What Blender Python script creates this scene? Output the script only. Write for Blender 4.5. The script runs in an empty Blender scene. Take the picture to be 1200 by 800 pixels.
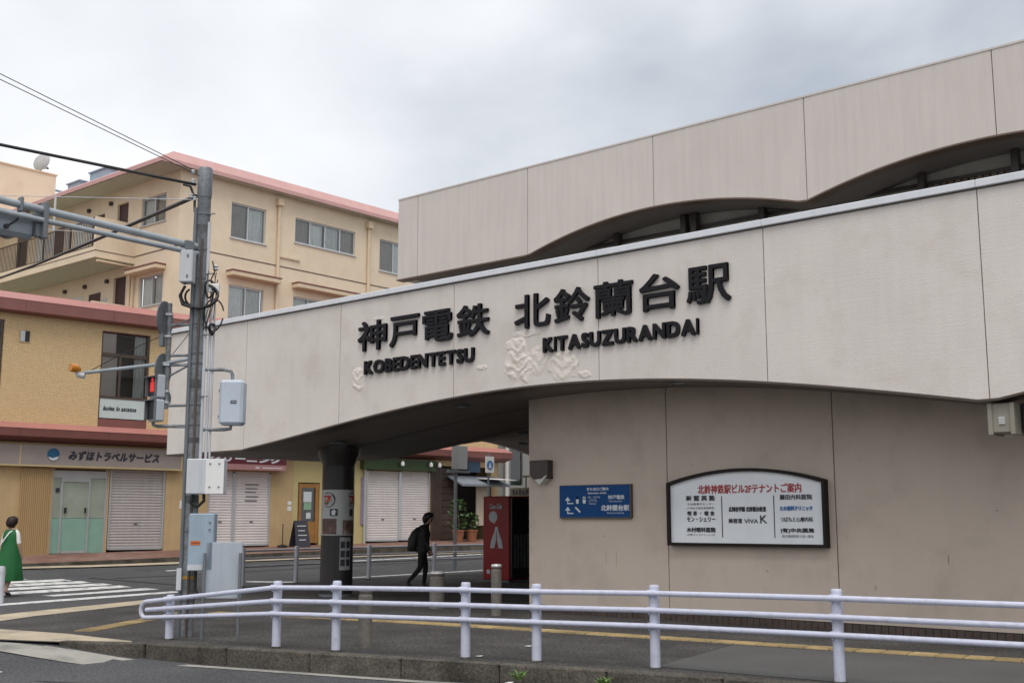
import bpy, bmesh, math, random
import numpy as np
from mathutils import Matrix, Vector
random.seed(11)
R = math.radians
sc = bpy.context.scene
COL = sc.collection

# ------------------------------------------------------------------ camera
cam_d = bpy.data.cameras.new('camera'); cam = bpy.data.objects.new('camera', cam_d); COL.objects.link(cam)
cam_d.sensor_width = 36.0; cam_d.lens = 40.65; cam_d.clip_start = 0.1; cam_d.clip_end = 3000
cam.location = (0, 0, 1.5); cam.rotation_euler = (R(90 + 8.77), 0, R(40.593))
sc.camera = cam

# ------------------------------------------------------------------ sky (overcast) and sun
SUN_EL, SUN_AZ = R(64), math.atan2(0.42, -0.75)     # direction towards the sun: +X a little, -Y mostly (behind the camera)
world = bpy.data.worlds.new('World'); sc.world = world; world.use_nodes = True
nt = world.node_tree; nt.nodes.clear()
N = nt.nodes.new; L = nt.links.new
out = N('ShaderNodeOutputWorld')
sky = N('ShaderNodeTexSky'); sky.sky_type = 'NISHITA'; sky.sun_disc = False
sky.sun_elevation = SUN_EL; sky.sun_rotation = SUN_AZ; sky.air_density = 1.2; sky.dust_density = 3.0
bg1 = N('ShaderNodeBackground'); L(sky.outputs[0], bg1.inputs[0]); bg1.inputs[1].default_value = 0.10
tc = N('ShaderNodeTexCoord')
mp = N('ShaderNodeMapping'); mp.inputs['Location'].default_value = (0.4, 8.3, 0.6); mp.inputs['Scale'].default_value = (1, 1, 1.6)
L(tc.outputs['Generated'], mp.inputs[0])
n1 = N('ShaderNodeTexNoise'); n1.inputs['Scale'].default_value = 1.15; n1.inputs['Detail'].default_value = 5; n1.inputs['Roughness'].default_value = 0.45; n1.inputs['Distortion'].default_value = 0.1
L(mp.outputs[0], n1.inputs[0])
n2 = N('ShaderNodeTexNoise'); n2.inputs['Scale'].default_value = 4.2; n2.inputs['Detail'].default_value = 6; n2.inputs['Roughness'].default_value = 0.5; n2.inputs['Distortion'].default_value = 0.2
L(mp.outputs[0], n2.inputs[0])
mixn = N('ShaderNodeMix'); mixn.data_type = 'FLOAT'; mixn.inputs[0].default_value = 0.25
L(n1.outputs[0], mixn.inputs[2]); L(n2.outputs[0], mixn.inputs[3])
ramp = N('ShaderNodeValToRGB'); cr = ramp.color_ramp
cr.elements[0].position = 0.34; cr.elements[0].color = (0.36, 0.41, 0.475, 1)
cr.elements[1].position = 0.62; cr.elements[1].color = (1.0, 1.0, 1.02, 1)
e = cr.elements.new(0.48); e.color = (0.78, 0.80, 0.835, 1)
L(mixn.outputs[0], ramp.inputs[0])
bg2 = N('ShaderNodeBackground'); L(ramp.outputs[0], bg2.inputs[0]); bg2.inputs[1].default_value = 0.80
mixs = N('ShaderNodeMixShader'); mixs.inputs[0].default_value = 0.92
L(bg1.outputs[0], mixs.inputs[1]); L(bg2.outputs[0], mixs.inputs[2]); L(mixs.outputs[0], out.inputs[0])

sun_d = bpy.data.lights.new('sun', 'SUN'); sun_d.energy = 1.5; sun_d.angle = R(40); sun_d.color = (1.0, 0.96, 0.90)
sun = bpy.data.objects.new('sun', sun_d); COL.objects.link(sun)
sd = Vector((math.sin(0.80) * math.cos(SUN_EL), -math.cos(0.80) * math.cos(SUN_EL), math.sin(SUN_EL)))
sun.rotation_euler = sd.to_track_quat('Z', 'Y').to_euler(); sun.location = (0, 0, 40)
sky.sun_rotation = math.atan2(sd.x, sd.y)

sc.view_settings.view_transform = 'Standard'; sc.view_settings.look = 'None'
sc.view_settings.exposure = 0.53; sc.view_settings.gamma = 1; sc.view_settings.use_curve_mapping = False
sc.render.engine = 'CYCLES'

# ------------------------------------------------------------------ helpers
def srgb(*c):
    return tuple(((v / 255) / 12.92 if v / 255 <= 0.04045 else ((v / 255 + 0.055) / 1.055) ** 2.4) for v in c)

MATS = {}
def mat(name, col, rough=0.6, var=0.08, scale=3.0, bump=0.0, bscale=40.0, streak=0.0, metal=0.0, spec=0.5, speck=0.0, comb=0.0, objvar=0.0, stain=None, stain_amt=0.0, sscale=1.5, bdist=0.01, speckscale=90.0):
    """a painted / mineral surface: base colour, soft mottling, vertical rain streaks, speckle, stains, fine bump"""
    if name in MATS: return MATS[name]
    m = bpy.data.materials.new(name); m.use_nodes = True
    t = m.node_tree; n = t.nodes; l = t.links
    b = n['Principled BSDF']; b.inputs['Roughness'].default_value = rough; b.inputs['Metallic'].default_value = metal
    b.inputs['Specular IOR Level'].default_value = spec
    g = n.new('ShaderNodeNewGeometry')
    def noise(sc_, det=4, vec=None, ro=0.55):
        q = n.new('ShaderNodeTexNoise'); q.inputs['Scale'].default_value = sc_; q.inputs['Detail'].default_value = det; q.inputs['Roughness'].default_value = ro
        l.new(vec if vec is not None else g.outputs['Position'], q.inputs[0]); return q.outputs[0]
    def rng(sock, a, b_, c, d):
        q = n.new('ShaderNodeMapRange'); q.inputs[1].default_value = a; q.inputs[2].default_value = b_; q.inputs[3].default_value = c; q.inputs[4].default_value = d
        l.new(sock, q.inputs[0]); return q.outputs[0]
    def mul(s1, s2):
        q = n.new('ShaderNodeMath'); q.operation = 'MULTIPLY'; l.new(s1, q.inputs[0])
        if isinstance(s2, float): q.inputs[1].default_value = s2
        else: l.new(s2, q.inputs[1])
        return q.outputs[0]
    f = rng(noise(scale), 0.3, 0.7, 1 - var, 1 + var)
    if streak:
        mpp = n.new('ShaderNodeMapping'); mpp.inputs['Scale'].default_value = (5.0, 5.0, 0.28); l.new(g.outputs['Position'], mpp.inputs[0])
        f = mul(f, rng(noise(1.6, 5, mpp.outputs[0], 0.65), 0.42, 0.72, 1.0, 1 - streak))
    if speck:
        f = mul(f, rng(noise(speckscale, 3), 0.4, 0.6, 1 - speck, 1 + speck))
    if objvar:
        oi = n.new('ShaderNodeObjectInfo'); f = mul(f, rng(oi.outputs['Random'], 0, 1, 1 - objvar, 1 + objvar))
    cc = n.new('ShaderNodeRGB'); cc.outputs[0].default_value = (*col, 1)
    src = cc.outputs[0]
    if stain is not None:
        mx = n.new('ShaderNodeMix'); mx.data_type = 'RGBA'
        l.new(rng(noise(sscale, 7, None, 0.65), 0.5, 0.68, 0.0, stain_amt), mx.inputs[0]); l.new(src, mx.inputs[6]); mx.inputs[7].default_value = (*stain, 1)
        src = mx.outputs[2]
    vm = n.new('ShaderNodeVectorMath'); vm.operation = 'SCALE'; l.new(src, vm.inputs[0]); l.new(f, vm.inputs['Scale'])
    l.new(vm.outputs[0], b.inputs['Base Color'])
    if bump:
        bn = n.new('ShaderNodeBump'); bn.inputs['Strength'].default_value = bump; bn.inputs['Distance'].default_value = bdist
        hsrc = noise(bscale, 3)
        if comb:
            mc = n.new('ShaderNodeMapping'); mc.inputs['Scale'].default_value = (1.4, 1.4, 26.0); l.new(g.outputs['Position'], mc.inputs[0])
            hc = n.new('ShaderNodeMath'); hc.operation = 'MULTIPLY_ADD'; l.new(noise(1.3, 4, mc.outputs[0], .6), hc.inputs[0]); hc.inputs[1].default_value = comb; l.new(hsrc, hc.inputs[2]); hsrc = hc.outputs[0]
        l.new(hsrc, bn.inputs['Height']); l.new(bn.outputs[0], b.inputs['Normal'])
    MATS[name] = m
    return m

class MB:
    def __init__(s, M=None): s.v = []; s.f = []; s.M = M
    def add(s, vs, fs):
        o = len(s.v)
        s.v += [(s.M @ Vector(p)) if s.M is not None else Vector(p) for p in vs]
        s.f += [tuple(i + o for i in f) for f in fs]
        return s
    def box(s, x0, x1, y0, y1, z0, z1):
        return s.add([(x0,y0,z0),(x1,y0,z0),(x1,y1,z0),(x0,y1,z0),(x0,y0,z1),(x1,y0,z1),(x1,y1,z1),(x0,y1,z1)],
                     [(0,3,2,1),(4,5,6,7),(0,1,5,4),(1,2,6,5),(2,3,7,6),(3,0,4,7)])
    def quad(s, *p): return s.add(p, [tuple(range(len(p)))])
    def prism(s, poly, y0, y1, axis='y'):
        """poly in (x,z) extruded in y; axis 'x': poly in (y,z) extruded in x; 'z': poly in (x,y) extruded in z"""
        k = len(poly)
        if axis == 'y': a = [(p[0], y0, p[1]) for p in poly]; b = [(p[0], y1, p[1]) for p in poly]
        elif axis == 'x': a = [(y1, p[0], p[1]) for p in poly]; b = [(y0, p[0], p[1]) for p in poly]
        else: a = [(p[0], p[1], y0) for p in poly][::-1]; b = [(p[0], p[1], y1) for p in poly][::-1]
        fs = [tuple(range(k)), tuple(range(2*k-1, k-1, -1))]
        fs += [(i, i + k, (i+1) % k + k, (i+1) % k) for i in range(k)]
        return s.add(a + b, fs)
    def tube(s, pts, r, n=8, cap=True, closed=False):
        pts = [Vector(p) for p in pts]; k = len(pts)
        rr = r if isinstance(r, (list, tuple)) else [r] * k
        vs = []; prev = None
        for i, p in enumerate(pts):
            if closed: t = pts[(i+1) % k] - pts[i-1]
            else: t = (pts[min(i+1, k-1)] - pts[max(i-1, 0)])
            t.normalize()
            if prev is None:
                u = t.cross(Vector((0, 0, 1)))
                if u.length < 0.05: u = t.cross(Vector((1, 0, 0)))
            else: u = prev - t * prev.dot(t)
            u.normalize(); prev = u; w = t.cross(u)
            vs += [p + (u * math.cos(2*math.pi*j/n) + w * math.sin(2*math.pi*j/n)) * rr[i] for j in range(n)]
        fs = []
        m = k if closed else k - 1
        for i in range(m):
            a = i * n; b = ((i+1) % k) * n
            fs += [(a+j, a+(j+1) % n, b+(j+1) % n, b+j) for j in range(n)]
        if cap and not closed: fs += [tuple(range(n-1, -1, -1)), tuple(range((k-1)*n, k*n))]
        return s.add([tuple(v) for v in vs], fs)
    def lathe(s, prof, c=(0, 0, 0), n=20, sx=1, sy=1):
        vs = []; k = len(prof)
        for r, z in prof: vs += [(c[0] + r*sx*math.cos(2*math.pi*j/n), c[1] + r*sy*math.sin(2*math.pi*j/n), c[2] + z) for j in range(n)]
        fs = [(i*n+j, i*n+(j+1) % n, (i+1)*n+(j+1) % n, (i+1)*n+j) for i in range(k-1) for j in range(n)]
        fs += [tuple(range(n-1, -1, -1)), tuple(range((k-1)*n, k*n))]
        return s.add(vs, fs)
    def grid(s, xs, ys, fz, flip=False):
        nx = len(xs)
        vs = [(x, y, fz(x, y)) for y in ys for x in xs]
        fs = [((j*nx+i), (j*nx+i+1), (j+1)*nx+i+1, (j+1)*nx+i) for j in range(len(ys)-1) for i in range(nx-1)]
        if flip: fs = [f[::-1] for f in fs]
        return s.add(vs, fs)
    def wall(s, x0, x1, z0, z1, holes, y=0.0, depth=0.12):
        """a facade in the x-z plane facing -y, with rectangular openings and their reveals"""
        xs = sorted({x0, x1, *[h[0] for h in holes], *[h[1] for h in holes]}); zs = sorted({z0, z1, *[h[2] for h in holes], *[h[3] for h in holes]})
        xs = [v for v in xs if x0 <= v <= x1]; zs = [v for v in zs if z0 <= v <= z1]
        for i in range(len(xs)-1):
            for j in range(len(zs)-1):
                cx, cz = (xs[i]+xs[i+1])/2, (zs[j]+zs[j+1])/2
                if any(h[0] < cx < h[1] and h[2] < cz < h[3] for h in holes): continue
                s.quad((xs[i],y,zs[j]),(xs[i+1],y,zs[j]),(xs[i+1],y,zs[j+1]),(xs[i],y,zs[j+1]))
        for a, b, c, d in holes:
            s.quad((a,y,c),(a,y,d),(a,y+depth,d),(a,y+depth,c)); s.quad((b,y,d),(b,y,c),(b,y+depth,c),(b,y+depth,d))
            s.quad((a,y,d),(b,y,d),(b,y+depth,d),(a,y+depth,d)); s.quad((b,y,c),(a,y,c),(a,y+depth,c),(b,y+depth,c))
        return s
    def build(s, name, material, parent=None, bev=0.0, smooth=None, world=False):
        """world=False: the points are in world space (moved into the parent's space); world=True: already local to the parent"""
        me = bpy.data.meshes.new(name)
        vs = s.v
        if parent is not None and not world:
            inv = WM[parent.name].inverted(); vs = [inv @ p for p in vs]
        me.from_pydata([tuple(p) for p in vs], [], s.f); me.update()
        if bev:
            bm = bmesh.new(); bm.from_mesh(me)
            bmesh.ops.bevel(bm, geom=[e for e in bm.edges if e.is_manifold and e.calc_face_angle(0) > 0.5], offset=bev, segments=1, affect='EDGES', clamp_overlap=True)
            bm.to_mesh(me); bm.free()
        if smooth is not None:
            me.shade_smooth(); me.set_sharp_from_angle(angle=R(smooth))
        if material is not None: me.materials.append(material)
        return link(name, me, parent)

WM = {}      # world matrix of every object made
def link(name, me, parent=None, Ml=None):
    o = bpy.data.objects.new(name, me); COL.objects.link(o)
    Ml = Ml or Matrix()
    if parent is not None:
        o.parent = parent; WM[o.name] = WM[parent.name] @ Ml
    else: WM[o.name] = Ml
    o.matrix_local = Ml if parent is None else Ml
    return o
def tag(o, label, cat, group=None):
    o['label'] = label; o['category'] = cat
    if group: o['group'] = group
    return o
def thing(name, label, cat, loc=(0, 0, 0), rz=0.0, group=None):
    o = bpy.data.objects.new(name, None); COL.objects.link(o); o.empty_display_size = 0.2
    Mx = Matrix.Translation(Vector(loc)) @ Matrix.Rotation(rz, 4, 'Z')
    o.matrix_world = Mx; WM[o.name] = Mx
    return tag(o, label, cat, group)
def struct(o):
    o['kind'] = 'structure'; return o
def copy_tree(o, M=None, parent=None, label=None):
    c = o.copy(); COL.objects.link(c)
    if parent is not None: c.parent = parent
    if M is not None: c.matrix_world = M; WM[c.name] = M
    if label: c['label'] = label
    for ch in list(o.children): copy_tree(ch, None, c)
    return c

def glyphs(text, bold=0.0, n=1):
    """outline mesh of a line of lettering (built-in typeface): (verts, faces) in the x-y plane, flat"""
    cu = bpy.data.curves.new('lettering', 'FONT'); cu.body = text; cu.size = 1.0; cu.resolution_u = 3
    ob = bpy.data.objects.new('lettering', cu); COL.objects.link(ob)
    dg = bpy.context.evaluated_depsgraph_get()
    me = bpy.data.meshes.new_from_object(ob.evaluated_get(dg))
    vs = [tuple(v.co) for v in me.vertices]; fs = [tuple(p.vertices) for p in me.polygons]
    bpy.data.objects.remove(ob); bpy.data.curves.remove(cu); bpy.data.meshes.remove(me)
    return vs, fs
def text(name, s, box, y, material, parent, M=None, depth=0.0, bold=0.0, italic=0.0):
    """lettering fitted into box = (x0, x1, z0, z1) on the plane y, facing -y; bold thickens by shifted copies at slightly different depths"""
    vs, fs = glyphs(s)
    xa, xb = min(v[0] for v in vs), max(v[0] for v in vs); ya, yb = min(v[1] for v in vs), max(v[1] for v in vs)
    x0, x1, z0, z1 = box
    kx = (x1 - x0 - 2*bold) / max(1e-6, xb - xa); kz = (z1 - z0 - 2*bold) / max(1e-6, yb - ya)
    if yb - ya < 0.2: kz = kx            # a dash or dot row
    base = [(x0 + bold + (v[0]-xa)*kx + (v[1]-ya)*italic*kz, z0 + bold + (v[1]-ya)*kz) for v in vs]
    mb = MB(M)
    shifts = [(0, 0)] if not bold else [(-bold, -bold), (bold, bold), (-bold, bold), (bold, -bold), (0, 0)]
    # outline edges for the depth
    for i, (dx, dz) in enumerate(shifts):
        yy = y - i * 0.0012
        front = [(p[0]+dx, yy, p[1]+dz) for p in base]
        mb.add(front, [f for f in fs])
        if depth:
            cnt = {}
            for f in fs:
                for a, b in zip(f, f[1:] + f[:1]): cnt[(a, b)] = cnt.get((a, b), 0) + 1
            edge = [(a, b) for (a, b) in cnt if (b, a) not in cnt]
            back = [(p[0], yy + depth, p[2]) for p in front]
            k = len(front)
            mb.add(front + back, [(b, a, a + k, b + k) for a, b in edge])
    return mb.build(name, material, parent)

# ------------------------------------------------------------------ materials
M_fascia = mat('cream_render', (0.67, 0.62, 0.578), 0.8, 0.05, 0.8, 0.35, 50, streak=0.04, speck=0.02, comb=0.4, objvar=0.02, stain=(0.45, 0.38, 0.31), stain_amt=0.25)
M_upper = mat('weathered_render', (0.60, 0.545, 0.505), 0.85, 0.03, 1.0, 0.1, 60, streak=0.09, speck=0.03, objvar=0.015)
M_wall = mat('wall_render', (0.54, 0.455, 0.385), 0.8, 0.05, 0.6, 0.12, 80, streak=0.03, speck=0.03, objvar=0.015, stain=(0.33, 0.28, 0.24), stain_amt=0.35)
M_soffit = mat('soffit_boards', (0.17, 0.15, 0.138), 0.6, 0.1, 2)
M_trimbrown = mat('brown_metal_edge', (0.075, 0.055, 0.042), 0.45, 0.1, 4)
M_coping = mat('pale_metal_coping', (0.68, 0.70, 0.735), 0.4, 0.05, 2, streak=0.08)
M_dark = mat('dark_void', (0.02, 0.02, 0.02), 0.8, 0.1)
M_column = mat('column_paint', (0.028, 0.025, 0.026), 0.3, 0.15, 3, streak=0.2)
M_tile = mat('skirting_tile', (0.07, 0.05, 0.042), 0.35, 0.25, 8)
M_letter = mat('black_letter', (0.010, 0.009, 0.012), 0.5, 0.1, 6, spec=0.2)
M_blister = mat('blistered_render', (0.69, 0.63, 0.575), 0.9, 0.08, 6, 0.4, 40, speck=0.03, bdist=0.008, stain=(0.5, 0.42, 0.34), stain_amt=.3, sscale=5)
M_asph = mat('asphalt', (0.062, 0.063, 0.067), 0.9, 0.16, 0.7, 0.6, 120, speck=0.38, speckscale=38, stain=(0.045, 0.045, 0.047), stain_amt=0.5, sscale=0.8)
M_pave = mat('pavement_asphalt', (0.045, 0.042, 0.040), 0.9, 0.38, 0.9, 0.8, 90, speck=0.6, speckscale=26, stain=(0.085, 0.08, 0.076), stain_amt=0.55, sscale=1.3)
M_patch = mat('concrete_patch', (0.078, 0.078, 0.077), 0.8, 0.12, 1.2, 0.3, 200, speck=0.15, stain=(0.08, 0.08, 0.08), stain_amt=0.5, sscale=2)
M_concrete = mat('kerb_concrete', (0.078, 0.069, 0.057), 0.95, 0.3, 3, 0.6, 60, speck=0.3, speckscale=40, stain=(0.025, 0.021, 0.015), stain_amt=0.95, sscale=2.2, objvar=.12)
M_flush = mat('pale_concrete', (0.42, 0.355, 0.26), 0.85, 0.15, 2, 0.3, 90, speck=0.12, stain=(0.16, 0.14, 0.12), stain_amt=0.6, sscale=1.6)
M_gutter = mat('gutter_concrete', (0.30, 0.29, 0.26), 0.85, 0.15, 2, 0.3, 90, speck=0.12, stain=(0.12, 0.12, 0.11), stain_amt=0.7, sscale=1.6)
M_paint = mat('road_paint', (0.62, 0.62, 0.61), 0.7, 0.08, 4, 0.2, 120, speck=0.08, stain=(0.11, 0.11, 0.115), stain_amt=0.95, sscale=4.5)
M_yellow = mat('tactile_yellow', (0.38, 0.285, 0.14), 0.8, 0.15, 3, 0.2, 120, speck=0.1, stain=(0.22, 0.17, 0.10), stain_amt=0.7, sscale=4, objvar=0.22)
M_brick = mat('brick_paving', (0.19, 0.085, 0.06), 0.85, 0.15, 4, 0.3, 80, objvar=0.18)
M_rail = mat('lilac_white_powder_coat', (0.50, 0.52, 0.635), 0.4, 0.04, 5, stain=(0.32, 0.31, 0.33), stain_amt=0.4, sscale=16)
M_pole = mat('galvanised_steel', (0.22, 0.24, 0.26), 0.55, 0.3, 4, metal=0.1, streak=0.35, stain=(0.075, 0.07, 0.068), stain_amt=.85, sscale=4, speck=.15, speckscale=30)
M_arm = mat('arm_steel', (0.31, 0.35, 0.38), 0.5, 0.12, 5, streak=.1)
M_polebox = mat('grey_white_box', (0.52, 0.54, 0.57), 0.45, 0.06, 4, streak=0.12)
M_bluebox = mat('blue_grey_box', (0.30, 0.38, 0.46), 0.45, 0.06, 4, streak=0.12)
M_steelgrey = mat('grey_paint', (0.13, 0.145, 0.16), 0.45, 0.1, 5)
M_black = mat('black_rubber', (0.015, 0.015, 0.016), 0.5, 0.1)
M_white = mat('white_paint', (0.72, 0.72, 0.71), 0.45, 0.04)
# ------------------------------------------------------------------ ground
def sstep(a, b, x):
    t = min(1, max(0, (x - a) / (b - a))); return t * t * (3 - 2 * t)
def zr(x, y):
    z = -0.20 + 0.185 * sstep(12.4, 14.4, -x)
    if y > 12: z = max(z, -0.02 - 0.18 * sstep(14, 12.5, -x))
    a = max(0.0, -23.0 - max(x, -36.0))
    return z + a * (0.05 + 0.0025 * max(0, min(y, 40) - 17))
road = MB()
xs = [-400, -200, -100, -60] + [-48 + i for i in range(61)] + [20, 40, 100, 250, 400]
ys = [-300, -120, -50, -20] + [-8 + i for i in range(66)] + [70, 100, 200, 500]
road.grid(xs, ys, zr)
struct(road.build('road', M_asph, smooth=40))

KERB = [(12, 11.75), (6, 11.4), (0, 10.85), (-3, 10.46), (-4.68, 10.2), (-5.79, 10.0), (-6.81, 9.76), (-7.71, 9.53), (-8.67, 9.27), (-9.71, 8.99), (-10.82, 8.70), (-12.1, 8.38), (-12.95, 8.08), (-14.1, 7.45)]
LEFT = [(-15.4, 6.95), (-17.2, 6.8), (-18.3, 8.2), (-18.9, 9.6), (-19.9, 12.3), (-20.9, 14.5), (-22.3, 16.5), (-22.75, 18), (-22.85, 30)]
def resample(pts, step):
    P = [Vector((*p, 0)) for p in pts]; outp = []; acc = 0.0; nextd = 0.0
    for a, b in zip(P, P[1:]):
        d = (b - a).length
        while nextd <= acc + d:
            outp.append(a.lerp(b, (nextd - acc) / d)); nextd += step
        acc += d
    return outp
def smooth_pts(pts, it=2):
    for _ in range(it):
        q = [pts[0]]
        for a, b in zip(pts, pts[1:]):
            q += [(a[0]*.75+b[0]*.25, a[1]*.75+b[1]*.25), (a[0]*.25+b[0]*.75, a[1]*.25+b[1]*.75)]
        pts = q + [pts[-1]]
    return pts
KS = smooth_pts(KERB); LS = smooth_pts(LEFT)
pav = MB()
poly = KS + LS + [(12, 30)]
bm = bmesh.new(); vv = [bm.verts.new((p[0], p[1], 0.0)) for p in poly]; fc = bm.faces.new(vv)
if fc.normal.z < 0 or True: bm.normal_update()
bmesh.ops.triangulate(bm, faces=[fc]); bmesh.ops.recalc_face_normals(bm, faces=bm.faces)
if sum(f.normal.z for f in bm.faces) < 0: bmesh.ops.reverse_faces(bm, faces=bm.faces)
# vertical skirt down to the road
me = bpy.data.meshes.new('pavement'); bm.to_mesh(me); bm.free(); me.materials.append(M_pave)
pavement = struct(link('pavement', me))
def decal(name, poly, z, material, parent=None, kind=True):
    m = MB(); m.add([(p[0], p[1], z) for p in poly], [tuple(range(len(poly)))])
    a = sum(poly[i-1][0]*poly[i][1]-poly[i][0]*poly[i-1][1] for i in range(len(poly)))
    if a < 0: m.f = [f[::-1] for f in m.f]
    o = m.build(name, material, parent)
    return struct(o) if parent is None and kind else o
decal('repaired_surface', [(-6.9, 10.35), (-7.35, 12.72), (-4.0, 13.12), (4, 13.95), (4, 11.5), (0, 11.1), (-4.7, 10.5)], 0.004, M_patch, pavement)
decal('crossing_apron', [(-17.1, 7.7), (-14.84, 8.16), (-13.3, 8.2), (-13.0, 8.02), (-13.3, 7.9), (-14.1, 7.5), (-15.4, 7.0), (-17.1, 6.9)], 0.005, M_flush, pavement)
decal('crossing_apron', [(-17.25, 7.3), (-18.2, 8.2), (-18.8, 9.6), (-19.8, 12.3), (-20.8, 14.5), (-20.1, 14.4), (-18.95, 11.9), (-17.9, 9.3), (-17.0, 7.8)], 0.005, M_flush, pavement)
# kerb stones
kerb = bpy.data.objects.new('kerb', None); COL.objects.link(kerb); kerb['kind'] = 'structure'; WM[kerb.name] = Matrix()
kp = resample(KS, 1.2)
stone = None
for i, (a, b) in enumerate(zip(kp, kp[1:])):
    d = b - a
    if d.length < 0.8: continue
    ang = math.atan2(d.y, d.x)
    if stone is None:
        s_ = MB().box(0.004, 1.196, -0.155, 0.0, -0.34, 0.0); ob0 = s_.build('kerb_stone', M_concrete, None, bev=0.018); stone = ob0.data
        bpy.data.objects.remove(ob0)
    sink = 0.012 + random.uniform(-0.003, 0.004) - 0.10 * sstep(12.9, 14.2, -a.x)
    link('kerb_stone', stone, kerb, Matrix.Translation((a.x, a.y, sink)) @ Matrix.Rotation(ang + random.uniform(-.006, .006), 4, 'Z'))
# gutter strip along the kerb
gut = MB(); g2 = resample(KS, 0.5)
L1 = []; L2 = []
for i, p in enumerate(g2):
    t = (g2[min(i+1, len(g2)-1)] - g2[max(i-1, 0)]).normalized(); nrm = Vector((-t.y, t.x, 0))
    q1 = p + nrm * 0.10; q2 = p + nrm * 0.24
    L1.append((q1.x, q1.y, zr(q1.x, q1.y) + 0.006)); L2.append((q2.x, q2.y, zr(q2.x, q2.y) + 0.006))
for i in range(len(L1)-1): gut.quad(L1[i], L1[i+1], L2[i+1], L2[i])
struct(gut.build('gutter', M_gutter))
# tactile paving, one tile each
tp = struct(bpy.data.objects.new('tactile_paving', None)); COL.objects.link(tp); WM[tp.name] = Matrix()
tm = MB().box(0.008, 0.292, -0.145, 0.145, -0.02, 0.006)
for k in range(4): tm.box(0.02, 0.28, -0.115 + k*0.065, -0.085 + k*0.065, 0.0055, 0.011)
o_ = tm.build('tactile_tile', M_yellow); tile_me = o_.data; bpy.data.objects.remove(o_)
for pl in (smooth_pts([(3, 14.1), (-0.5, 13.75), (-4.2, 13.33), (-6, 13.12), (-7.7, 12.95), (-10.2, 12.65), (-12.3, 12.42), (-14.5, 12.0), (-16.4, 11.5)]), [(-16.7, 11.3), (-14.85, 8.3)]):
    q = resample(pl, 0.3)
    for a, b in zip(q, q[1:]):
        d = b - a; link('tactile_tile', tile_me, tp, Matrix.Translation((a.x, a.y, 0.006)) @ Matrix.Rotation(math.atan2(d.y, d.x) + random.uniform(-.01, .01), 4, 'Z'))
# crossing stripes and road lines
cw = struct(bpy.data.objects.new('road_marking', None)); COL.objects.link(cw); WM[cw.name] = Matrix()
def ribbon(name, a, b, w, dz=0.006):
    m = MB(); a = Vector((*a, 0)); b = Vector((*b, 0)); t = (b - a).normalized(); nr = Vector((-t.y, t.x, 0)) * (w / 2); k = 12
    pts = []
    for i in range(k + 1):
        c = a.lerp(b, i / k)
        pts.append(((c + nr), (c - nr)))
    for (p1, p2), (q1, q2) in zip(pts, pts[1:]):
        f = [(v.x, v.y, zr(v.x, v.y) + dz) for v in (p1, p2, q2, q1)]
        m.quad(*f)
    return m.build(name, M_paint, cw)
for xa, ya, xb, yb, w in [(-25.72, 9.5, -25.7, 14.1, .46), (-25.02, 9.5, -25.1, 14.25, .46), (-24.25, 9.3, -24.45, 14.4, .45), (-23.3, 9.2, -23.85, 14.5, .45), (-22.6, 12.0, -23.1, 14.7, .45), (-20.75, 9.3, -21.85, 14.6, .46), (-26.5, 10.0, -26.4, 13.4, .4)]:
    ribbon('crossing_stripe', (xa, ya), (xb, yb), w)
ribbon('edge_line', (-23.6, 17.6), (-22.95, 18.6), 0.28); ribbon('edge_line', (-23.3, 20.0), (-23.6, 30), 0.15)
ribbon('edge_line', (-26.9, 17.5), (-27.3, 34), 0.16)
def ground_strip(name, pts, w, material, dz=.008):
    m = MB(); q = resample(smooth_pts(pts), .2); Lp = []
    for i, p in enumerate(q):
        t_ = (q[min(i+1, len(q)-1)] - q[max(i-1, 0)]).normalized(); nr = Vector((-t_.y, t_.x, 0)) * (w / 2)
        Lp.append([(v.x, v.y, zr(v.x, v.y) + dz) for v in (p + nr, p, p - nr)])
    for a_, b_ in zip(Lp, Lp[1:]):
        for k_ in range(2): m.quad(a_[k_ + 1], b_[k_ + 1], b_[k_], a_[k_])
    return struct(m.build(name, material))
ground_strip('gutter_apron', [(-12.9, 7.62), (-14.0, 7.0), (-15.4, 6.55), (-17.5, 6.4)], .55, M_gutter)
M_tar = mat('tar_seam', (0.022, 0.022, 0.023), .7, .2, 4)
ground_strip('tar_seam', [(-26.0, 14.82), (-24.6, 15.3), (-23.4, 15.75)], .12, M_tar); ground_strip('tar_seam', [(-25.6, 15.2), (-25.9, 22), (-26.1, 32)], .07, M_tar)
ground_strip('tar_seam', [(-12.5, 6.2), (-10.2, 7.3), (-8.4, 7.9), (-6.2, 8.6)], .035, M_tar)
ribbon('stop_line', (-13.7, 5.75), (-12.4, 6.5), 0.32)
# far side: gutter, kerb, brick pavement
SO = Vector((-32.0, 16.7, 0)); SA = R(83)
MS = Matrix.Translation(SO) @ Matrix.Rotation(SA, 4, 'Z')        # shop frame: x along the row, y into the building
def sw_z(s, off): return 0.53 + 0.0155 * s - 0.04 * off
def sw_off(s): return 3.1 - 0.045 * (s + 2)
ss = [-30 + i * 1.5 for i in range(60)]
bp = MB(MS)
for a, b in zip(ss, ss[1:]):
    bp.quad((a, -sw_off(a) + .15, sw_z(a, sw_off(a))), (b, -sw_off(b) + .15, sw_z(b, sw_off(b))), (b, 0.2, sw_z(b, 0)), (a, 0.2, sw_z(a, 0)))
M_brickpave = mat('brown_block_paving', (0.17, 0.085, 0.062), 0.85, 0.18, 5, 0.3, 60, speck=0.15, stain=(0.28, 0.2, 0.17), stain_amt=0.7, sscale=1.2)
struct(bp.build('far_pavement', M_brickpave))
fk = struct(bpy.data.objects.new('far_kerb', None)); COL.objects.link(fk); WM[fk.name] = Matrix()
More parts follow.
